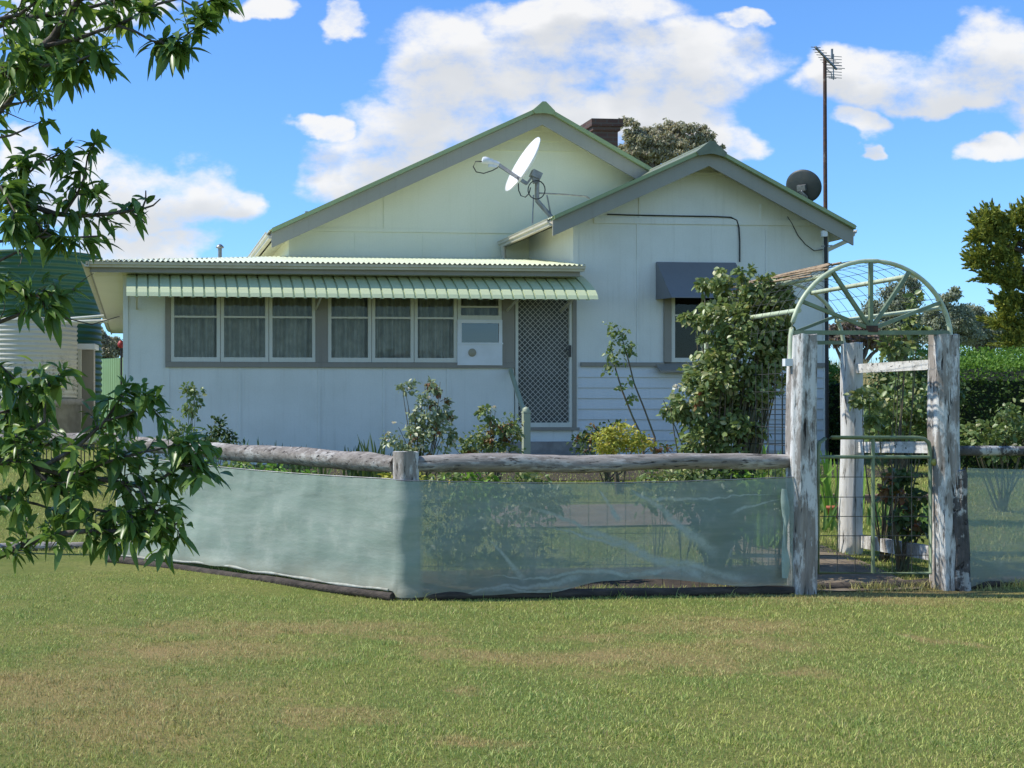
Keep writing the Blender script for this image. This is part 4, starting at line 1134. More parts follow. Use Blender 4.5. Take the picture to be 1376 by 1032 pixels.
# -- fence right of the gate
gL = P(1078, 795, 10.93); gR = P(1272, 786, 11.15)
f2 = thing('garden_fence', 'short dark log fence with green shade cloth right of the gate', 'fence', (P(1300,780,11.2).x, 11.2, 0))
sp0 = P(1294, 788, 11.1)
put('post', post_mesh(sp0.x-.02, sp0.y, -.1, P(0, 632, 11.1).z, .17, .13, 41, lean=(-.03,0), sq=.8, top=.06, rough=.16), M['postdark'], f2)
rA = P(1284, 606, 11.2); rB = P(1560, 606, 11.9)
put('rail', log_between(rA, rB, .04, .05, 43, rough=.2), M['postdark'], f2)
put('post', post_mesh(rB.x, rB.y, -.1, rB.z+.02, .18, .17, 44, sq=.7), M['postdark'], f2)
cpath = [P(1300, 700, 11.1), P(1380, 700, 11.33), P(1470, 700, 11.58), P(1560, 700, 11.83)]
for p in cpath: p.z = 0
put('shade_cloth', cloth(cpath, lambda s_, p: CZ+(PY-628)/F*11.2-.03*math.sin(s_*3), lambda s_, p: G(p.x,p.y)+.02+.02*math.sin(s_*14), 8.8, 100, 36, .03), M['cloth'], f2)
put('base_log', log_between(P(1300, 786, 11.15), P(1560, 772, 11.85), .04, .045, 47), M['logdark'], f2)

# ================================================================== ARBOR
K = 1.150                                          # depth ratio of the back of the arbor
VPX, VPY = 184.0, 550.0
def back(px, py): return (VPX + (px-VPX)/K, VPY + (py-VPY)/K)
Yl, Yr = 10.93, 11.15
arb = thing('garden_arbor', 'arched green pipe arbor with fan spokes standing on four rough timber posts', 'arbor', (gL.x, gL.y, 0))
def yat(px, kb=1.0): return kb*(Yl + (Yr-Yl)*(px-1078)/(1272-1078))
def A3(px, py, b=False, dy=0.0):                   # point of the front arch plane, or of the back one
    Y = yat(px)
    if not b: return P(px, py, Y+dy)
    x, y = back(px, py); return P(x, y, Y*K+dy)
put('post', post_mesh(gL.x, gL.y, -.1, P(0,450,10.93).z, .205, .20, 51, sq=.55, top=.02, rough=.13), M['post'], arb)
put('post', post_mesh(gR.x, gR.y, -.1, P(0,450,11.15).z, .22, .205, 57, sq=.5, top=.015, lean=(-.02,0), rough=.14), M['post'], arb)
bR_ = P(1143, 742, 12.75)
put('post', post_mesh(bR_.x, bR_.y, -.05, P(0,462,12.75).z, .215, .19, 61, sq=.85, lean=(.01,0), rough=.06), M['postwhite'], arb)
bL_ = P(968, 742, 12.5)
put('post', post_mesh(bL_.x, bL_.y, -.05, P(0,462,12.5).z, .2, .18, 63, sq=.85, rough=.06), M['postwhite'], arb)
# side rails between the right-hand posts
def rail_bar(mb, a, b, w_, h_): mb.bar(a, b, w_, h_)
rr_ = MB(); rr_.bar(P(1150, 495.5, 12.72), P(1262, 489.5, 11.3), .05, .085); put('side_rail', rr_, M['sawn'], arb)
rr_ = MB(); rr_.bar(P(1152, 601, 12.72), P(1262, 601, 11.3), .05, .1); put('side_rail', rr_, M['sawn'], arb)
rr_ = MB(); rr_.bar(P(1156, 727, 12.72), P(1262, 745, 11.3), .06, .12); put('side_rail', rr_, M['post'], arb)
acx, acy, ar = 1170, 458, 107.5
def arch(b, r, rad, lo=-10):
    pts = []
    for k in range(41):
        a = math.pi*k/40
        pts.append(A3(acx + r*math.cos(a), acy - r*1.0*math.sin(a), b))
    pts = [A3(acx+r, acy+32, b)] + pts + [A3(acx-r, acy+32, b)]
    mb = MB(); mb.tube(pts, rad, 10); return mb
put('arch', arch(False, ar, .0185), M['pipegreen'], arb)
put('arch', arch(True, ar-1, .0185), M['pipegreen'], arb)
for b in (False, True):
    mb = MB(); mb.bar(A3(acx-104, 447, b, -.005), A3(acx+104, 447, b, -.005), .03, .035); put('tie_bar', mb, M['gatepipe'], arb)
    for ang in (29, 61, 90, 119, 150):
        a = R(ang); mb = MB()
        mb.bar(A3(acx + 4*math.cos(a), 443 - 4*math.sin(a), b), A3(acx + (ar-2)*math.cos(a), acy - (ar-2)*math.sin(a), b), .028, .034, (0,1,0))
        put('spoke', mb, M['gatepipe'], arb)
    if not b:
        mb = MB(); mb.box(A3(acx-6, 446, b, -.02), A3(acx+6, 438, b, .02)); put('hub_plate', mb, M['rust'], arb)
for ang in (25, 57, 122, 157):
    a = R(ang); mb = MB(); p = (acx + (ar-3)*math.cos(a), acy - (ar-3)*math.sin(a))
    mb.tube([A3(*p), A3(*p, True)], .021, 10); put('purlin', mb, M['pipegreen'], arb)
# netting over the arch: hoops and long wires
wr = MB()
for q in np.linspace(.08, .95, 11):
    pts = []
    for k in range(33):
        a = math.pi*k/32; rr = ar + 2 + 1.2*math.sin(q*9+k*.4)
        pts.append(A3(acx+rr*math.cos(a), acy-rr*math.sin(a)).lerp(A3(acx+rr*math.cos(a), acy-rr*math.sin(a), True), q))
    wr.tube(pts, .002, 4, cap=False)
for ang in np.linspace(8, 172, 15):
    a = R(ang); p = (acx+(ar+2)*math.cos(a), acy-(ar+2)*math.sin(a))
    wr.tube([A3(*p), A3(*p, True)], .0022, 4, cap=False)
put('roof_netting', wr, M['wire'], arb)
# old bundle of dry canes and wire lying over the left of the arch
dc = MB()
for k in range(11):
    a = R(random.uniform(108, 132)); p = (acx+(ar+3+random.uniform(0,5))*math.cos(a), acy-(ar+3+random.uniform(0,5))*math.sin(a))
    a2 = a + R(random.uniform(-6,6)); p2 = (acx+(ar+4)*math.cos(a2), acy-(ar+4)*math.sin(a2))
    q0 = random.uniform(0,.15)
    s0 = A3(*p); s1 = A3(*p2, True)
    dc.tube([s0.lerp(s1, q0), s0.lerp(s1, .5)+Vector((0,0,random.uniform(-.01,.03))), s0.lerp(s1, random.uniform(.85,1.15))], .008, 5)
put('dry_canes', dc, M['rustwire'], arb)
# strap holding the pipe to the post
mb = MB(); q = A3(acx-ar-1, 487); mb.box(q+Vector((-.05,-.03,-.03)), q+Vector((.09,.03,.03))); put('strap', mb, M['white'], arb)
# trellis mesh of the left side
tm = MB()
for k in range(12):
    q = k/11; a = P(1060, 480, 11.1).lerp(P(968, 480, 12.4), q); tm.tube([Vector((a.x, a.y, .1)), Vector((a.x, a.y, 1.9))], .0035, 4, cap=False)
for z in np.arange(.15, 1.95, .15):
    a = P(1060, 480, 11.1); b = P(968, 480, 12.4); tm.tube([Vector((a.x, a.y, z)), Vector((b.x, b.y, z))], .0035, 4, cap=False)
put('side_netting', tm, M['wire'], arb)
tm = MB()
for px in np.linspace(1000, 1062, 7):
    tm.tube([P(px, 620, 13.6), P(px, 500, 13.6)], .005, 4, cap=False)
for py in np.arange(505, 621, 13): tm.tube([P(998, py, 13.6), P(1064, py, 13.6)], .004, 4, cap=False)
tag(put('weld_mesh', tm, M['wire']), 'square weld mesh panel standing behind the climbing rose beside the bay wall', 'mesh panel')

# gate
gy0, gy1 = 10.99, 11.13
gate = thing('garden_gate', 'green tubular steel gate with wire mesh between the timber gate posts', 'gate', (P(1097,770,gy0).x, gy0, 0))
def GP(px, py): q = (px-1097)/(1253-1097); return P(px, py, gy0+(gy1-gy0)*q)
mb = MB()
fr = [GP(1099,770), GP(1099,606), GP(1101,595), GP(1108,589.5), GP(1118,588), GP(1232,588), GP(1242,589.5), GP(1248,595), GP(1250,606), GP(1250,770)]
mb.tube(fr + [], .0165, 10, closed=True); put('frame', mb, M['gatepipe'], gate)
mb = MB(); mb.tube([GP(1099,614), GP(1250,614)], .015, 10); put('cross_bar', mb, M['gatepipe'], gate)
mb = MB(); mb.tube([GP(1173,589), GP(1173,770)], .015, 10); put('centre_bar', mb, M['gatepipe'], gate)
mb = MB()
for px in (1125, 1149, 1199, 1225): mb.tube([GP(px, 614), GP(px, 770)], .0036, 5, cap=False)
for py in (641, 668, 694, 720, 746): mb.tube([GP(1099, py)+Vector((0,.004,0)), GP(1250, py)+Vector((0,.004,0))], .0034, 5, cap=False)
put('mesh', mb, M['wire'], gate)
mb = MB(); q = GP(1254, 621); mb.tube([q+Vector((-.02,0,0)), q+Vector((.05,-.01,0))], .018, 8); mb.lathe([(0,-.02),(.03,-.015),(.03,.015),(0,.02)], q+Vector((0,-.02,0)), 12, Matrix.Rotation(R(90),3,'X')); put('latch', mb, mat('latch_yellow', (.35,.33,.08), rough=.5), gate)
mb = MB(); mb.tube([GP(1097,640), GP(1092,640)+Vector((-.02,0,0))], .015, 8); put('hinge', mb, M['rust'], gate)
mb = MB(); mb.tube([GP(1097,745), GP(1092,745)+Vector((-.02,0,0))], .015, 8); put('hinge', mb, M['rust'], gate)
# timber sill under the gate
tag(put('gate_sill', log_between(P(1098, 792, 11.1), P(1256, 786, 11.25), .05, .055, 71), M['logdark']), 'dark timber sill log lying on the ground under the garden gate', 'log')
def ground_hit(px, py):
    Y = 6.0
    while Y < 40:
        q = P(px, py, Y)
        if q.z <= G(q.x, q.y): return q
        Y += .02
    return q
pt = thing('flower_pot', 'small terracotta pot on the garden grass beside the back arbor post', 'flower pot', (P(1120,694,13.6).x, 13.6, G(P(1120,694,13.6).x,13.6)))
q = ground_hit(1120, 697); mb = MB(); mb.lathe([(0,0),(.045,0),(.065,.11),(.075,.11),(.075,.14),(.06,.14),(.055,.1),(0,.1)], q, 20); put('pot', mb, M['terracotta'], pt)
pt.location = q; bpy.data.objects['pot'].location = -q
mb = MB(); mb.lathe([(0,.098),(.053,.1)], q, 16); put('soil', mb, M['soil'], pt)
ed = MB()
for k in range(9): 
    x0 = P(1090+k*22, 652, 16).x; z0 = G(x0, 16)
    ed.box((x0, 15.9, z0-.05), (x0+.185, 16.02, z0+.08+.01*(k%3)))
tag(put('brick_edging', ed, mat('edging_brick', (.25,.15,.11), (.18,.12,.1), 5, rough=.9)), 'low brick garden edging across the lawn beyond the gate', 'garden edging')
tag(put('edging_log', log_between(Vector((-3.7, 14.0, .03)), Vector((-1.75, 14.25, .04)), .06, .05, 77, rough=.2), M['rail']), 'grey weathered log lying on the lawn at the left behind the fruit tree', 'log')

# ================================================================== PLANTS
def leaves_mesh(name, C, D, N, L, Wd, prof=((0,.0),(.35,1),(.7,.8),(1,0)), droop=.15, fold=.25):
    """many leaves in one mesh. C base points, D directions, N normals, L lengths, Wd half widths"""
    n = len(C); D = D/np.linalg.norm(D, axis=1, keepdims=True)
    S = np.cross(D, N); S /= np.linalg.norm(S, axis=1, keepdims=True)+1e-9; N = np.cross(S, D)
    k = len(prof); V = np.zeros((n, k, 3, 3))
    for j, (q, w_) in enumerate(prof):
        ctr = C + D*(L*q)[:,None] - np.array([0,0,1.])*(L*droop*q*q)[:,None]
        wd = (Wd*max(w_, .03))[:,None]
        V[:,j,0] = ctr - S*wd + N*wd*fold; V[:,j,1] = ctr; V[:,j,2] = ctr + S*wd + N*wd*fold
    V = V.reshape(-1, 3); b = (np.arange(n)*k*3)[:,None]
    Fs = []
    for j in range(k-1):
        for m_ in (0, 1):
            Fs.append(np.concatenate([b+j*3+m_, b+j*3+m_+1, b+(j+1)*3+m_+1, b+(j+1)*3+m_], 1))
    return npmesh(name, V, np.concatenate(Fs, 0), 4)
def rdir(n, up=.0):
    v = RNG.normal(size=(n,3)); v /= np.linalg.norm(v, axis=1, keepdims=True); v[:,2] += up; return v/np.linalg.norm(v, axis=1, keepdims=True)
def blob_points(bl, n, shell=.55, clumps=None, csig=.18):
    """points in a set of ellipsoids (centre, radii), gathered into clumps"""
    vol = np.array([r[0]*r[1]*r[2] for c, r in bl])**(.67); pr = vol/vol.sum(); out = []; cen = []
    for (c, r), q in zip(bl, pr):
        m = max(4, int(n*q)); r = np.array(r); c = np.array(c)
        if clumps:
            nc = max(3, int(clumps*q)); d = rdir(nc)*(RNG.random((nc,1))**(1/3)*(1-shell*.5)+shell*.5).clip(0, 1.05)
            idx = RNG.integers(0, nc, m); p = d[idx] + RNG.normal(0, csig, (m,3))
        else:
            p = rdir(m)*(shell+(1-shell)*RNG.random((m,1))**.5)
        out.append(c + p*r); cen.append(np.repeat(c[None], m, 0))
    return np.concatenate(out), np.concatenate(cen)

LM = {
 'rose': leafmat('rose_leaf', (.075,.115,.035), (.13,.165,.06), (.20,.20,.09), .3, .4, .5),
 'rosepale': leafmat('pale_rose_leaf', (.10,.135,.07), (.19,.22,.13), (.30,.30,.2), .3, .4, .5),
 'climber': leafmat('climber_leaf', (.07,.10,.028), (.15,.185,.07), (.26,.25,.12), .3, .38, .55),
 'gold': leafmat('gold_leaf', (.17,.19,.035), (.30,.29,.06), (.36,.28,.08), .35, .5, .3),
 'dark': leafmat('dark_leaf', (.025,.045,.015), (.06,.09,.03), None, .25, .45, .4),
 'bright': leafmat('bright_leaf', (.10,.19,.03), (.17,.27,.05), None, .35, .5, .3),
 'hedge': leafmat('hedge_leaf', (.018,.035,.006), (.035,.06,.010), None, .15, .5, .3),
 'hedgetop': leafmat('hedge_sunlit_leaf', (.05,.105,.014), (.09,.16,.025), None, .3, .5, .3),
 'iris': leafmat('iris_leaf', (.06,.12,.03), (.12,.19,.06), None, .3, .5, .35),
 'peach': leafmat('peach_leaf', (.045,.085,.018), (.085,.145,.03), (.19,.25,.06), .42, .36, .55),
 'gum': leafmat('gum_leaf', (.17,.165,.115), (.27,.25,.18), (.25,.20,.15), .35, .5, .4),
 'gumdark': leafmat('far_gum_leaf', (.12,.14,.10), (.19,.195,.14), None, .3, .6, .3),
 'conifer': leafmat('conifer_leaf', (.06,.09,.02), (.24,.24,.05), None, .3, .6, .2),
 'bloss': leafmat('blossom', (.13,.085,.09), (.11,.10,.06), None, .3, .6, .2),
 'straw': leafmat('dry_grass', (.20,.18,.085), (.30,.26,.14), None, .3, .7, .2),
 'petal': leafmat('petal', (.45,.42,.40), (.42,.36,.33), None, .3, .5, .3),
 'redshoot': leafmat('red_shoot', (.16,.06,.035), (.12,.09,.03), None, .3, .4, .4),
}
BARK = mat('grey_bark', (.07,.055,.042), (.15,.125,.10), 14, rough=.9, bump=.5)
CANE = mat('green_cane', (.09,.10,.05), (.12,.08,.05), 9, rough=.7)
ROSEP = ((0,.0),(.25,.8),(.55,1),(.85,.5),(1,0))

def PB(lst, Y, depth=.8):                          # (px,py,rx,ry) -> ellipsoids at depth Y
    out = []
    for k, q in enumerate(lst):
        c = P(q[0], q[1], Y + (q[4] if len(q) > 4 else 0)); s = c.y/F
        out.append((tuple(c), (q[2]*s, (q[2]+q[3])/2*s*depth, q[3]*s)))
    return out
def stems(base, bl, r0, seed, extra=2):
    rnd = random.Random(seed); mb = MB(); base = Vector(base)
    for c, r in bl:
        for k in range(extra):
            tgt = Vector(c) + Vector((rnd.uniform(-.6,.6)*r[0], rnd.uniform(-.6,.6)*r[1], rnd.uniform(-.3,.7)*r[2]))
            s0 = base + Vector((rnd.uniform(-1,1)*r0*4, rnd.uniform(-1,1)*r0*3, 0))
            mid = s0.lerp(tgt, .5) + Vector((rnd.uniform(-.1,.1), rnd.uniform(-.08,.08), .0))*(tgt-s0).length*.9
            pts = [s0.lerp(mid, q)*(1-q) + mid.lerp(tgt, q)*q if False else (s0*(1-q)**2 + mid*(2*q*(1-q)) + tgt*q*q) for q in np.linspace(0, 1, 7)]
            mb.tube(pts, [r0*(1-.75*q) for q in np.linspace(0,1,7)], 6)
    return mb
def shrub(name, label, cat, base, bl, n, size, lm, seed, clumps=40, shell=.5, group=None, stem_r=.012, flowers=0, csig=.22, shoots=0, fl='petal', extra=2, up=.25):
    o = thing(name, label, cat, base, 0, group)
    C, cen = blob_points(bl, n, shell, clumps, csig)
    m = len(C); out = C-cen; out /= np.linalg.norm(out, axis=1, keepdims=True)+1e-6
    D = out*.6 + rdir(m)*.8; D[:,2] -= .1
    N = rdir(m, .9) + out*.3
    L = size*RNG.uniform(.6, 1.25, m)
    lo_ = put('leaves', leaves_mesh(name, C, D, N, L, L*.3, ROSEP, .15), LM[lm], o)
    if shoots:                                     # reddish new growth: leaves nearest a few shoot tips
        f = C[RNG.permutation(m)[:shoots]]
        red = (np.linalg.norm(C[:,None]-f[None], axis=2).min(1) < size*.9).astype(np.int32)
        lo_.data.materials.append(LM['redshoot']); lo_.data.polygons.foreach_set('material_index', np.tile(red, (len(ROSEP)-1)*2))
    put('stems', stems(base, bl, stem_r, seed, extra), CANE if stem_r < .02 else BARK, o)
    if flowers:
        f, _ = blob_points(bl, flowers*5, .95, None); f = f[RNG.permutation(len(f))[:flowers]]
        for q in f:
            C2 = np.repeat(q[None], 9, 0); put('flower', leaves_mesh(name, C2, rdir(9, .4), rdir(9, .5), np.full(9, .035), np.full(9, .018), ROSEP, .0), LM[fl], o)
    return o
def gbase(px, Y): x = P(px, 500, Y).x; return (x, Y, G(x, Y)-.01)

# climbing rose over the left side of the arbor
cl = [(955,375,18,20,.5),(958,402,18,18,.5),(985,395,30,18,.2),(1025,390,28,16),(1045,400,22,22),(990,430,45,25),(1030,440,32,30),(935,430,20,14,.3),(960,460,28,16,.2),(1000,480,50,28),(1040,475,18,28),(950,500,30,22),(985,520,50,30),(930,530,24,30),(905,545,20,18),(960,560,45,30),(1010,545,28,20),(945,590,38,22),(985,585,35,25),(1040,520,14,12),(1048,385,14,14),(1050,420,14,20),(1045,450,18,18),(1035,465,22,22),(1052,480,10,16),(1056,395,10,12),(1058,440,9,20),(1042,410,18,20),(1020,420,26,26),(1015,500,26,20),(1000,365,12,10)]
b = PB(cl, 11.9, .9)
shrub('climbing_rose', 'big climbing rose with a few white blooms smothering the left side of the arbor', 'climbing rose', (P(960,640,11.9).x, 11.9, .05), b, 13500, .058, 'climber', 3, 260, .3, stem_r=.014, flowers=14, csig=.19, shoots=6, extra=2)

# roses and shrubs in the house bed and behind the rail
shrub('rose_bush', 'tall pale leaved rose bush in front of the windows behind the corner post', 'rose bush', gbase(565,16.2), PB([(572,530,16,16),(588,520,12,10),(545,522,16,8),(575,555,20,20),(553,552,8,8),(592,548,12,14),(545,585,28,20),(580,588,30,22),(608,575,12,18)], 16.2), 1500, .06, 'rosepale', 11, 60, .4, flowers=10, csig=.2, shoots=10)
shrub('rose_bush', 'straggly rose bush with pink and yellow tips left of the screen door', 'rose bush', gbase(665,16.4), PB([(660,555,16,10),(680,570,22,16),(665,590,30,18),(688,592,12,16),(645,598,24,12),(620,600,20,10),(680,602,22,12)], 16.4), 1300, .058, 'rose', 12, 55, .4, flowers=3, csig=.22, shoots=14)
shrub('golden_shrub', 'small rounded yellow green shrub below the rail right of the doorstep', 'shrub', gbase(832,16.6), PB([(832,590,34,18),(812,597,20,12),(855,596,22,12),(828,578,14,8)], 16.6), 1500, .045, 'gold', 13, 60, .5, csig=.2)
shrub('dark_shrub', 'low dark red tinged shrub behind the yellow green shrub', 'shrub', gbase(815,17.6), PB([(815,585,26,14),(790,598,26,14),(870,598,26,10),(828,572,12,6)], 17.6), 700, .06, 'dark', 14, 30, .4, shoots=22)
# thin leaning rose canes against the bay wall
o = thing('rose_bush', 'two thin leaning rose canes with leaves only near the top against the bay wall', 'rose bush', gbase(865,17.2))
mb = MB(); Y = 17.2
mb.tube([P(863,588,Y), P(850,560,Y), P(836,525,Y), P(826,492,Y), P(822,470,Y)], [.013,.012,.011,.009,.006], 6)
mb.tube([P(880,588,Y), P(866,550,Y), P(852,515,Y), P(845,486,Y), P(836,455,Y), P(830,440,Y)], [.012,.011,.010,.009,.007,.004], 6)
mb.tube([gbase(868,Y), P(863,588,Y)], .014, 6); mb.tube([gbase(874,Y), P(880,588,Y)], .014, 6)
put('canes', mb, CANE, o)
bl = PB([(826,448,14,12),(838,466,12,12),(822,488,13,10),(818,470,6,8),(848,472,6,6),(833,520,6,6),(842,535,8,6),(845,510,4,6)], Y)
C, cen = blob_points(bl, 330, .3, 28, .3); m = len(C); D = rdir(m); D[:,2] -= .1; L = .06*RNG.uniform(.6,1.3,m)
put('leaves', leaves_mesh('leaves', C, D, rdir(m,.9), L, L*.32, ROSEP, .15), LM['rose'], o)
# young roses on the left
o = shrub('rose_bush', 'slender young standard rose with one leafy head near the left wall', 'rose bush', gbase(256,16), PB([(256,535,14,14),(248,522,9,6),(264,528,8,8),(262,560,5,3),(254,548,8,8)], 16), 300, .055, 'rose', 15, 22, .3, stem_r=.009, csig=.3, extra=1)
shrub('rose_bush', 'low young rose bush left of the slender standard rose', 'rose bush', gbase(238,15.5), PB([(238,577,14,12),(246,585,14,10)], 15.5), 260, .05, 'rose', 16, 20, .3, csig=.3)
shrub('rose_bush', 'dark low rose bush right of the slender standard rose', 'rose bush', gbase(292,15), PB([(288,572,10,10),(282,585,14,10),(298,590,22,10),(308,583,8,8)], 15), 420, .052, 'dark', 17, 24, .3, csig=.3)
# leafy bedding plants along the inside of the fence
bed = [(250,620,.9,1,'bright'),(300,622,.7,1.2,'bright'),(335,624,.5,1.3,'rose'),(390,632,.4,1.0,'bright'),(215,610,1.2,1,'dark'),(540,637,.55,1,'gold'),(590,634,.6,1.3,'rose'),(630,636,.6,1.2,'bright'),(680,637,.6,1.2,'rose'),(715,638,.6,.9,'rose'),(880,634,.6,1,'rose'),(915,632,.6,1.2,'climber'),(950,636,.5,1.2,'dark'),(1000,636,.6,1.2,'bright'),(1045,634,.5,1.0,'rose')]
desc = ['fresh green leafy clump under the left rail near its far end','bright green clump under the middle of the left rail','low rose coloured green clump right of the bright green clump under the left rail','small sprouting green clump under the right half of the left rail','dark leafy clump at the far left post','small yellowing plant tucked just left of the corner post','leafy clump just right of the corner post under the rail','bright leafy clump second right of the corner post under the rail','leafy clump below the pale newel post under the rail','sparse leafy clump right of the newel post under the rail','leafy clump under the rail left of the climbing rose','broad leafy clump under the rail at the foot of the climbing rose','dark leafy clump under the rail behind the climbing rose','bright leafy clump under the rail just left of the gate post iris','last leafy clump under the rail beside the left gate post']
for k, (px, py, dy, sz, lm) in enumerate(bed):
    x = P(px, py, 11.5).x; Y = float(fence_line_y(np.array(x))) + dy
    if px < 420: Y = 10.72 + (545-px)/373*2.25 + dy
    c = P(px, py, Y); bl = [((c.x, c.y, c.z-.05), (.17*sz, .15, .10)), ((c.x+.1, c.y+.1, c.z-.2), (.2*sz, .2, .16))]
    shrub('bedding_plant', desc[k], 'plant', (c.x, c.y, G(c.x, c.y)-.01), bl, 330, .06, lm, 40+k, 22, .4, 'bedding plants along the inside of the fence', .006, csig=.3)
# foliage seen through the cloth
for k, (px, py, Y, rx, ry, lm) in enumerate([(600,700,12.2,50,55,'dark'),(680,715,12.3,50,50,'rose'),(960,690,11.7,30,60,'dark')]):
    shrub('fence_shrub', ['dark shrub behind the shade cloth right of the corner post','green shrub behind the shade cloth below the newel post','dark shrub behind the shade cloth at the foot of the climbing rose'][k], 'shrub', gbase(px, Y), PB([(px,py,rx,ry),(px+20,py+25,rx*.8,ry*.6)], Y), 700, .06, lm, 60+k, 40, .4)

# strap-leaved clumps
def iris(label, px, py, Y, h, n, spread, lm='iris', group='strap leaved iris clumps'):
    base = Vector(gbase(px, Y)); o = thing('iris_clump', label, 'iris', base, 0, group)
    top = P(px, py, Y).z - base.z
    C = np.array(base)[None] + np.stack([RNG.normal(0, spread, n), RNG.normal(0, spread*.6, n), np.zeros(n)], 1)
    D = np.stack([RNG.normal(0, .22, n), RNG.normal(0, .2, n), np.ones(n)], 1); L = top*RNG.uniform(.7, 1.08, n)
    N = np.stack([RNG.normal(0,.6,n), -np.ones(n), RNG.normal(0,.3,n)], 1)
    put('leaves', leaves_mesh('iris', C, D, N, L, np.full(n, .018), ((0,.8),(.3,1),(.6,.9),(.85,.55),(1,0)), .05, .3), LM[lm], o)
for k, (px, py, Y, n, sp, lm) in enumerate([(1000,585,13.2,26,.13,'bright'),(1030,584,13.0,26,.12,'bright'),(1048,588,12.9,20,.08,'bright'),(1120,596,15.0,14,.09,'bright'),(500,580,16.8,20,.12,'dark'),(478,590,17,16,.12,'dark'),(362,585,17,12,.1,'dark'),(400,596,17,12,.12,'dark'),(325,585,16.5,12,.08,'iris'),(1106,600,15.2,16,.13,'iris'),(1185,668,14.2,30,.18,'iris'),(1220,672,14.2,30,.18,'iris'),(1100,668,14,16,.12,'iris'),(425,600,16.8,12,.1,'dark')]):
    iris(['sword leaved iris clump left of the gate post behind the rail','sword leaved iris clump closest to the gate post at its left','short sword leaved clump touching the left gate post','sword leaved clump between the left gate post and back arbor post','dark spiky clump at the wall left of the tall pale rose','second dark spiky clump at the wall left of the tall pale rose','small dark spikes at the wall under the left windows','dark spiky tuft at the wall between the two window groups','green spiky tuft right of the low dark rose','leafy clump low behind the gate on the left','arching grey green clump on the grass seen through the gate','second arching grey green clump seen through the gate on the right','thin arching clump beside the terracotta pot','last dark spiky tuft at the wall before the tall pale rose'][k], px, py, Y, 0, n, sp, lm)

# shrubs on the right: inside the arbor, and over the right fence
shrub('climbing_rose', 'leafy climbing rose on the right side rails of the arbor', 'climbing rose', (P(1210,740,12).x, 12.3, .1), PB([(1215,455,16,16),(1200,470,12,12),(1225,440,12,14),(1228,400,8,10),(1160,535,14,14),(1175,555,14,12)], 12.2), 620, .07, 'climber', 21, 36, .35, csig=.25, stem_r=.009)
shrub('rose_bush', 'dense dark rose bush behind the right side rails of the arbor', 'rose bush', gbase(1210,14.5), PB([(1195,545,36,30),(1230,540,30,34),(1215,580,40,22),(1175,580,24,16),(1235,565,20,20)], 14.5), 1500, .07, 'rose', 22, 60, .35, csig=.24)
shrub('rose_bush', 'dark leaved small rose growing behind the gate in front of the lawn', 'rose bush', gbase(1212,11.8), PB([(1205,640,18,14),(1215,668,22,14),(1222,700,20,16),(1195,660,10,10),(1235,715,16,10)], 11.8), 480, .07, 'dark', 23, 26, .3, csig=.3, shoots=6)
shrub('rose_bush', 'leafy rose bush behind the right fence rail', 'rose bush', gbase(1345,15.2), PB([(1345,555,20,14),(1365,575,22,18),(1330,585,22,14),(1310,585,18,14),(1350,600,30,16),(1300,600,14,10),(1390,575,24,26)], 15.2), 1300, .065, 'rose', 24, 50, .35, csig=.26, flowers=3)

# clipped hedge
def hedge(label, x0, x1, y0, y1, z0, z1, z2, n, seed):
    o = thing('hedge', label, 'hedge', ((x0+x1)/2, (y0+y1)/2, z0))
    mb = MB(); mb.add([(x0+.1,y0+.12,z0),(x1-.1,y0+.12,z0),(x1-.1,y0+.25,z1-.15),(x0+.1,y0+.25,z1-.15),(x0+.1,y1,z0),(x1-.1,y1,z0),(x1-.1,y1,z2-.12),(x0+.1,y1,z2-.12)], [(0,1,2,3),(3,2,6,7),(4,7,6,5),(0,3,7,4),(1,5,6,2)])
    put('twigs', mb, mat('hedge_core', (.015,.022,.008), rough=1), o)
    A1, A2, A3_ = (x1-x0)*(z1-z0), (x1-x0)*(y1-y0), (y1-y0)*(z1-z0)
    pr = np.array([A1, A2, A3_]); pr = pr/pr.sum(); f = RNG.choice(3, n, p=pr); u = RNG.random(n); v = RNG.random(n)
    X = np.where(f == 2, x0, x0+(x1-x0)*u); Yv = np.where(f == 0, y0, np.where(f == 1, y0+(y1-y0)*v, y0+(y1-y0)*u))
    zt = z1+(z2-z1)*(Yv-y0)/(y1-y0); Z = np.where(f == 1, zt, z0+(zt-z0)*v)
    # round the top front edge, add lumps
    rnd_ = np.clip((Z-(z1-.3))/.3, 0, 1)**2*(f == 0); Yv = Yv + rnd_*.22
    lump = np.array([mnoise.noise(Vector((a*1.6, b*1.6, c_*1.6+seed))) for a, b, c_ in zip(X, Yv, Z)])
    C = np.stack([X - .08*lump*(f == 2), Yv - .10*lump*(f == 0), Z + .07*lump*(f == 1)], 1) + RNG.normal(0, .035, (n,3))
    base = np.where((f == 0)[:,None], np.array([0,-1,.25]), np.where((f == 1)[:,None], np.array([0,-.1,1]), np.array([-1,0,.3])))
    D = base*.7 + rdir(n)*.8; L = .055*RNG.uniform(.6,1.3,n)
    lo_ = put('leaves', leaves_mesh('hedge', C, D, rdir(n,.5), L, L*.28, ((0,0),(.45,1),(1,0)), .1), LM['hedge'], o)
    lo_.data.materials.append(LM['hedgetop']); lo_.data.polygons.foreach_set('material_index', np.tile(((f == 1) | (C[:,2] > zt-.10-.1*RNG.random(n))).astype(np.int32), 4))   # lighter leaves along the top: sunlight put into their colour
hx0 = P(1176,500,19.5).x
hedge('long clipped green hedge with a sunlit top right of the gate', P(1283,500,19).x, 16.5, 19.0, 21.0, .5, CZ+(PY-497)/F*19, CZ+(PY-474)/F*21, 36000, 1)
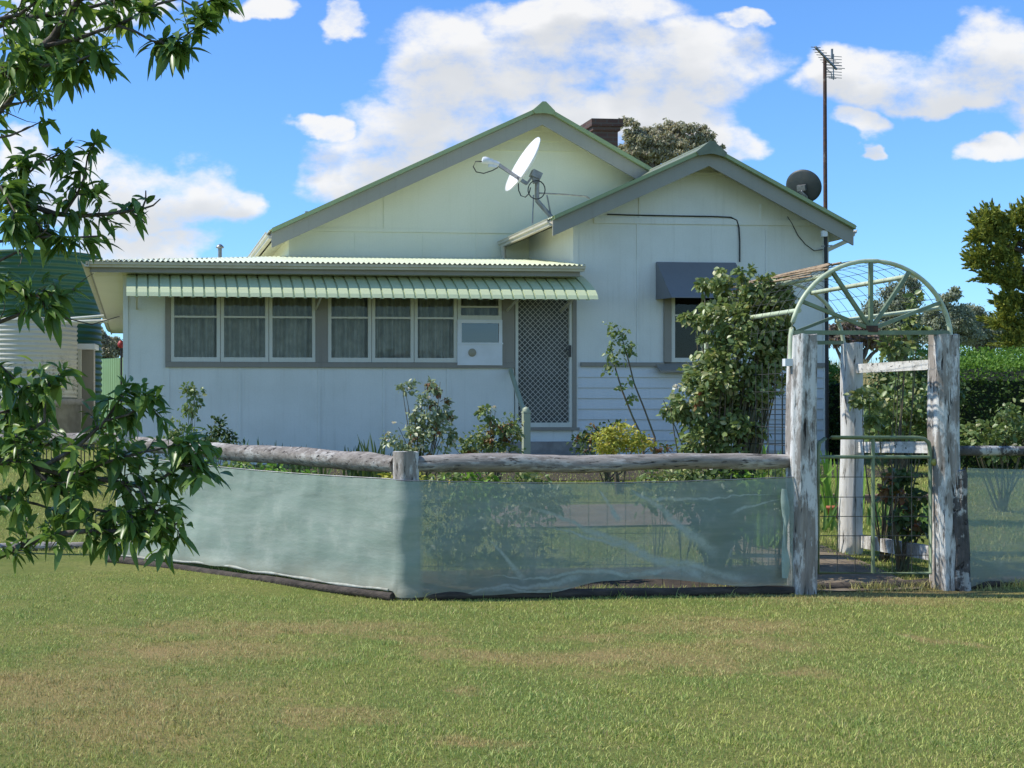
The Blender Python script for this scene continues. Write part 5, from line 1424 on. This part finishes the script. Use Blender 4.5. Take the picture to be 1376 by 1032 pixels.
hedge('low bright green hedge between the house corner and the arbor', P(1114,500,22).x, P(1150,500,22).x, 22.0, 23.5, .55, CZ+(PY-505)/F*22, CZ+(PY-484)/F*23.5, 9000, 2)
shrub('dark_shrub', 'dark rounded shrub behind the arbor beside the hedge', 'shrub', gbase(1205,18.5), PB([(1205,505,48,32),(1180,540,36,50),(1235,540,44,50),(1265,520,30,40),(1205,570,60,40)], 18.5, .5), 3000, .07, 'dark', 26, 90, .6, csig=.18)

# dry grass paddock band and far scrub behind the hedge
def tree(name, label, base, bl, n, size, lm, seed, clumps, trunk_r, csig=.14, shell=.45, asp=.25, group=None, up=0):
    o = thing(name, label, 'tree', base, 0, group); base = Vector(base)
    rnd = random.Random(seed); mb = MB()
    cx_ = Vector((0,0,0))
    for c, r in bl: cx_ += Vector(c)
    cx_ /= len(bl); fork = base.lerp(cx_, .55)
    mb.tube([base, base.lerp(fork, .5) + Vector((rnd.uniform(-.3,.3)*trunk_r*3, 0, 0)), fork], [trunk_r, trunk_r*.8, trunk_r*.62], 10)
    for c, r in bl:
        for k in range(2):
            tgt = Vector(c) + Vector((rnd.uniform(-.5,.5)*r[0], rnd.uniform(-.5,.5)*r[1], rnd.uniform(-.2,.6)*r[2]))
            mid = fork.lerp(tgt, .5) + Vector((rnd.uniform(-.08,.08), 0, .08))*(tgt-fork).length
            mb.tube([fork, mid, tgt], [trunk_r*.5, trunk_r*.3, trunk_r*.08], 6)
    put('trunk', mb, BARK, o)
    C, cen = blob_points(bl, n, shell, clumps, csig); m = len(C)
    D = rdir(m); 
    if up: D = (C-cen); D /= np.linalg.norm(D, axis=1, keepdims=True)+1e-6; D = D*.7+rdir(m)*.6; D[:,2] += up
    else: D[:,2] -= .35
    L = size*RNG.uniform(.5, 1.4, m)
    put('crown', leaves_mesh(name, C, D, rdir(m,.4), L, L*asp, ((0,.1),(.4,1),(1,0)), .15), LM[lm], o)
    return o
tree('gum_tree', 'grey green gum tree rising behind the chimney', (P(885,560,60).x, 60, .5), PB([(848,178,18,20),(868,195,26,24),(893,186,30,24),(920,182,24,20),(940,190,20,20),(958,200,18,10),(905,205,50,20),(850,205,20,20)], 60), 26000, .15, 'gum', 5, 260, .6, .10, .4)
tree('gum_tree', 'tall thin gum beyond the hedge seen through the arbor', (P(1215,560,70).x, 70, .5), PB([(1212,395,22,22),(1200,412,30,20),(1185,435,34,20),(1225,420,22,20),(1215,450,40,20)], 70), 20160, .16, 'gumdark', 6, 90, .4, .17)
tree('gum_tree', 'sparse pale gum right of the arbor arch', (P(1275,560,66).x, 66, .5), PB([(1272,400,16,14),(1268,420,22,16),(1285,430,20,18),(1262,440,26,18),(1290,450,26,14)], 66), 15360, .16, 'gumdark', 7, 70, .35, .17)
tree('gum_tree', 'dark low gum between the pale gum and the conifer', (P(1320,560,74).x, 74, .5), PB([(1300,425,18,18),(1318,432,20,18),(1335,445,18,12),(1305,450,30,16),(1335,455,24,12)], 74), 18240, .16, 'gumdark', 8, 80, .4, .16)
tree('gum_tree', 'distant tree seen between the tanks and the house', (P(150,560,62).x, 62, .5), PB([(150,458,12,10),(142,450,10,8),(156,466,12,10),(138,470,16,10),(165,470,14,10)], 62), 8640, .16, 'gum', 9, 40, .35, .2)
tree('blossom_tree', 'small tree with pinkish blossom behind the arbor near the house corner', (P(1135,560,45).x, 45, .5), PB([(1130,440,16,8),(1145,447,24,10),(1165,452,28,10),(1125,455,16,10),(1190,455,24,12)], 45), 2400, .2, 'bloss', 10, 70, .2, .2)
# paddock grass standing beyond the hedge
n = 9000; yv = RNG.uniform(26, 34, n); xv = P(1200,0,1).x*yv + RNG.uniform(-3.5, 6.5, n)
C = np.stack([xv, yv, np.full(n, .55)], 1); D = np.stack([RNG.normal(0,.2,n), RNG.normal(0,.2,n), np.ones(n)], 1)
L = (CZ + (PY-466)/F*yv - .55)*RNG.uniform(.75, 1.03, n)
tag(put('paddock_grass', leaves_mesh('paddock', C, D, rdir(n), L, np.full(n, .022), ((0,1),(.5,.8),(1,0)), .1), LM['straw']), 'tall dry straw coloured grass beyond the hedge', 'grass', kind='stuff')

# golden cypress at the right edge
def conifer(label, base, lst, Y, seed):
    o = thing('conifer', label, 'tree', base); bl = PB([(a_+14, b__+8, c_*.85, d_*.8) for a_, b__, c_, d_ in lst], Y, 1.0); mb = MB()
    top = max(c[2]+r[2] for c, r in bl)
    mb.tube([base, (base[0], base[1], top-.5)], [.22, .04], 10)
    Cs, Ds = [], []
    rnd = random.Random(seed)
    for c, r in bl:
        c = Vector(c); hub = Vector((base[0], base[1], c.z-.4)); mb.tube([hub, c], [.07, .025], 6)
        ax = (c-hub); ax = ax.normalized() if ax.length > .2 else Vector((0,0,1))
        for k in range(46):                        # sprays fanning outwards and up
            d = Vector(rdir(1)[0])*.8 + ax*.75 + Vector((0,0,.28)); d.normalize()
            st = c + Vector((rnd.gauss(0,.42)*r[0], rnd.gauss(0,.42)*r[1], rnd.gauss(0,.42)*r[2])); ln_ = rnd.uniform(.2,.42)
            m = 60
            q = np.linspace(0,1,m); pts = np.array(st)[None] + np.array(d)[None]*(q*ln_)[:,None] + RNG.normal(0,.035,(m,3))*(1.1-q)[:,None]
            Cs.append(pts); Ds.append(np.array(d)[None]*.8 + RNG.normal(0,.55,(m,3))*(1.15-q)[:,None])
    put('trunk', mb, BARK, o)
    C = np.concatenate(Cs); D = np.concatenate(Ds); m = len(C); L = .075*RNG.uniform(.6,1.3,m)
    put('crown', leaves_mesh('conifer', C, D, rdir(m), L, L*.2, ((0,.6),(.5,1),(1,0)), .0), LM['conifer'], o)
conifer('golden green cypress with upswept sprays at the right edge', (P(1400,600,27).x, 27, .55), [(1320,292,18,14),(1340,310,26,16),(1312,312,12,9),(1310,342,18,11),(1335,340,24,16),(1360,290,22,18),(1375,330,30,26),(1330,366,20,10),(1355,372,26,14),(1350,402,20,16),(1372,410,24,22),(1340,426,14,10),(1365,442,20,18),(1352,460,14,10),(1400,280,30,30),(1410,360,40,40),(1400,440,40,30),(1390,470,30,20)], 27, 5)

# ================================================================== PEACH TREE, foreground left
def peach():
    base = Vector((-2.15, 5.0, -.02)); o = thing('peach_tree', 'peach tree with long narrow drooping leaves reaching in from the left', 'fruit tree', base)
    rnd = random.Random(21); wood = MB(); LC, LD, LN, LL = [], [], [], []
    def leaf(p, d, L):
        LC.append(p); LD.append(d); LN.append(Vector((rnd.gauss(0,.5), rnd.gauss(-.2,.5), 1)).normalized()); LL.append(L)
    def whorl(p, d, n, L=.074):
        for k in range(n):
            v = Vector((rnd.gauss(0,1), rnd.gauss(0,1), rnd.gauss(0,1))).normalized()*.75 + d*.55 + Vector((.05,0,-.22)); v.normalize()
            leaf(p + Vector((rnd.gauss(0,.012), rnd.gauss(0,.012), rnd.gauss(0,.012))), v, L*rnd.uniform(.65,1.15))
    def twig(p, d, ln_, r, nl, bare=0.):
        pts = [p]; dd = d.copy(); seg = 5
        for k in range(seg):
            dd = (dd + Vector((rnd.gauss(0,.18), rnd.gauss(0,.18), rnd.gauss(0,.14)))).normalized(); pts.append(pts[-1] + dd*ln_/seg)
        wood.tube(pts, [r*(1-.75*k/seg) for k in range(seg+1)], 6)
        if nl:
            for k in range(nl):
                q = bare + (1-bare)*(k+.5)/nl; j = min(seg-1, int(q*seg)); pp = pts[j].lerp(pts[j+1], q*seg-j)
                v = Vector((rnd.gauss(0,1), rnd.gauss(0,1), rnd.gauss(0,.8))).normalized()*.8 + dd*.5 + Vector((0,0,-.22))
                leaf(pp, v.normalized(), .074*rnd.uniform(.5,1.3))
            whorl(pts[-1], dd, 4)
        return pts[-1]
    def branch(pix, Y0, Y1, r0, r1, dens, leafy=1.0, tl=.17, start=0.):
        n = len(pix); pix = [(x if x < 60 else 60+(x-60)*.90, y if y < 540 else 540+(y-540)*.86) for x, y in pix]; pts = [P(x, y, Y0+(Y1-Y0)*k/(n-1)) for k, (x, y) in enumerate(pix)]
        wood.tube(pts, [r0+(r1-r0)*k/(n-1) for k in range(n)], 8, rough=.12, seed=int(r0*1000))
        L = sum((b-a).length for a, b in zip(pts, pts[1:])); m = int(L*dens*1.6)
        for k in range(m):
            q = start + (1-start)*rnd.random(); f = q*(n-1); j = min(n-2, int(f)); p = pts[j].lerp(pts[j+1], f-j); tl_ = tl*.72; d = (pts[j+1]-pts[j]).normalized()
            v = (Vector((rnd.gauss(0,1), rnd.gauss(0,1), rnd.gauss(0,1))).normalized() + d*.7).normalized()
            if rnd.random() < leafy: twig(p, v, tl_*rnd.uniform(.4,1.2), .0032, rnd.randint(6,10))
            else: twig(p, v, tl*rnd.uniform(.6,1.3), .003, 0)
        if leafy > 0: whorl(pts[-1], (pts[-1]-pts[-2]).normalized(), 7)
        return pts
    # trunk and limbs, mostly outside the frame
    wood.tube([base, base+Vector((.04,0,.5)), base+Vector((.02,-.03,.95))], [.11,.085,.07], 12, rough=.15, seed=3)
    hub = base + Vector((.02,-.03,.95))
    def limb(to, r): wood.tube([hub, hub.lerp(to, .5)+Vector((0,0,.1)), to], [r*1.7, r*1.3, r], 8)
    B = []
    # upper spray
    B.append(branch([(-90,150),(0,98),(40,80),(72,52),(90,28),(110,0),(130,-40)], 4.75, 4.7, .022, .012, 18))
    B.append(branch([(-60,60),(10,30),(60,20),(100,15),(150,5),(190,-12)], 4.9, 4.85, .012, .005, 20))
    branch([(60,62),(110,52),(140,42),(168,34),(200,20),(230,5),(262,-2),(285,10),(310,0)], 4.7, 4.65, .008, .003, 8, tl=.1, start=.3)
    branch([(168,34),(195,42),(220,55),(245,58),(270,48),(296,30)], 4.66, 4.6, .005, .002, 26, tl=.09, start=.3)
    branch([(20,90),(60,88),(100,85),(135,72)], 4.7, 4.55, .008, .003, 30, tl=.12)
    branch([(-40,130),(10,118),(50,95),(85,70),(115,45)], 4.9, 5.1, .012, .004, 24)
    branch([(-20,30),(25,20),(60,-5)], 4.6, 4.6, .009, .004, 22)
    branch([(-60,190),(0,150),(25,120),(40,100)], 4.8, 4.8, .012, .005, 14)
    branch([(-30,150),(12,140),(30,138),(46,132)], 4.7, 4.7, .006, .002, 4, .2)
    branch([(-30,190),(14,182),(34,174),(54,164)], 4.7, 4.7, .005, .002, 5, .3, tl=.06)
    # middle spray
    B.append(branch([(-90,280),(-20,268),(30,272),(75,287),(110,290),(150,288),(185,284),(205,278)], 4.8, 4.7, .013, .004, 11, tl=.12))
    branch([(205,282),(211,268),(211,256)], 4.7, 4.7, .004, .002, 0, 0); branch([(205,281),(222,276),(233,267)], 4.7, 4.7, .004, .002, 0, 0); branch([(190,286),(203,293),(210,300)], 4.7, 4.7, .003, .002, 0, 0)
    branch([(90,286),(108,262),(120,236),(124,210),(132,196)], 4.72, 4.7, .005, .002, 16, tl=.09)
    branch([(0,265),(30,240),(55,218),(90,205)], 4.8, 4.7, .006, .002, 22, tl=.12)
    branch([(-50,330),(20,322),(70,318),(110,319),(148,317)], 4.75, 4.7, .006, .003, 5, tl=.08)
    branch([(30,272),(45,295),(60,312),(90,325)], 4.8, 4.7, .005, .002, 18, tl=.1)
    branch([(-40,250),(0,250),(20,285),(10,300)], 4.7, 4.6, .006, .002, 20, tl=.11)
    # between
    B.append(branch([(-90,480),(-20,440),(20,425),(60,408),(105,390)], 4.8, 4.7, .010, .003, 7, .45, tl=.11))
    branch([(-30,400),(10,385),(40,400),(70,395)], 4.75, 4.7, .006, .002, 26, tl=.12)
    branch([(-40,360),(0,350),(30,335),(45,322)], 4.75, 4.7, .007, .003, 6, .5)
    branch([(60,420),(95,428),(130,436),(172,425)], 4.72, 4.7, .003, .0015, 2, 0, tl=.05)
    # lower mass
    B.append(branch([(-100,650),(-20,630),(40,640),(100,655),(150,662),(200,672),(235,660),(262,640),(285,640)], 4.8, 4.65, .016, .003, 22, tl=.16))
    B.append(branch([(-100,830),(-10,785),(30,765),(70,748),(120,742),(165,742),(205,745),(240,738),(258,730)], 4.7, 4.6, .015, .003, 13, tl=.11))
    branch([(-20,630),(20,600),(60,570),(60,535),(70,510)], 4.8, 4.75, .010, .003, 22, tl=.15)
    branch([(60,640),(110,610),(150,570),(170,540),(172,525)], 4.75, 4.7, .008, .003, 20, tl=.14)
    branch([(150,570),(185,560),(205,545),(225,535)], 4.7, 4.65, .005, .002, 16, tl=.1)
    branch([(100,655),(150,635),(200,620),(240,612),(270,600)], 4.7, 4.65, .007, .002, 22, tl=.13)
    branch([(40,640),(80,680),(120,705),(170,715),(215,705)], 4.75, 4.65, .008, .003, 24, tl=.15)
    branch([(-40,690),(10,690),(50,700),(90,715)], 4.8, 4.8, .008, .003, 18, tl=.15)
    branch([(-60,570),(-10,560),(25,550),(55,535)], 4.9, 4.9, .008, .003, 18, tl=.14)
    branch([(0,600),(50,610),(100,600),(140,590)], 5.0, 5.1, .008, .003, 26, tl=.16)
    branch([(200,672),(215,700),(235,720),(228,740)], 4.65, 4.6, .004, .002, 16, tl=.09)
    branch([(-40,500),(0,490),(20,510),(40,540)], 4.8, 4.8, .006, .002, 16, tl=.12)
    for b in B: limb(b[0], .012)
    put('branches', wood, mat('peach_bark', (.055,.04,.032), (.14,.115,.095), 30, rough=.85, bump=.4), o)
    C = np.array([tuple(v) for v in LC]); D = np.array([tuple(v) for v in LD]); N = np.array([tuple(v) for v in LN]); L = np.array(LL); m = len(C)
    put('leaves', leaves_mesh('peach', C, D, N, L, L*.16*RNG.uniform(.8,1.25,m), ((0,.08),(.1,.5),(.28,.95),(.5,1),(.7,.75),(.88,.35),(1,0)), .3, .3), LM['peach'], o)
peach()
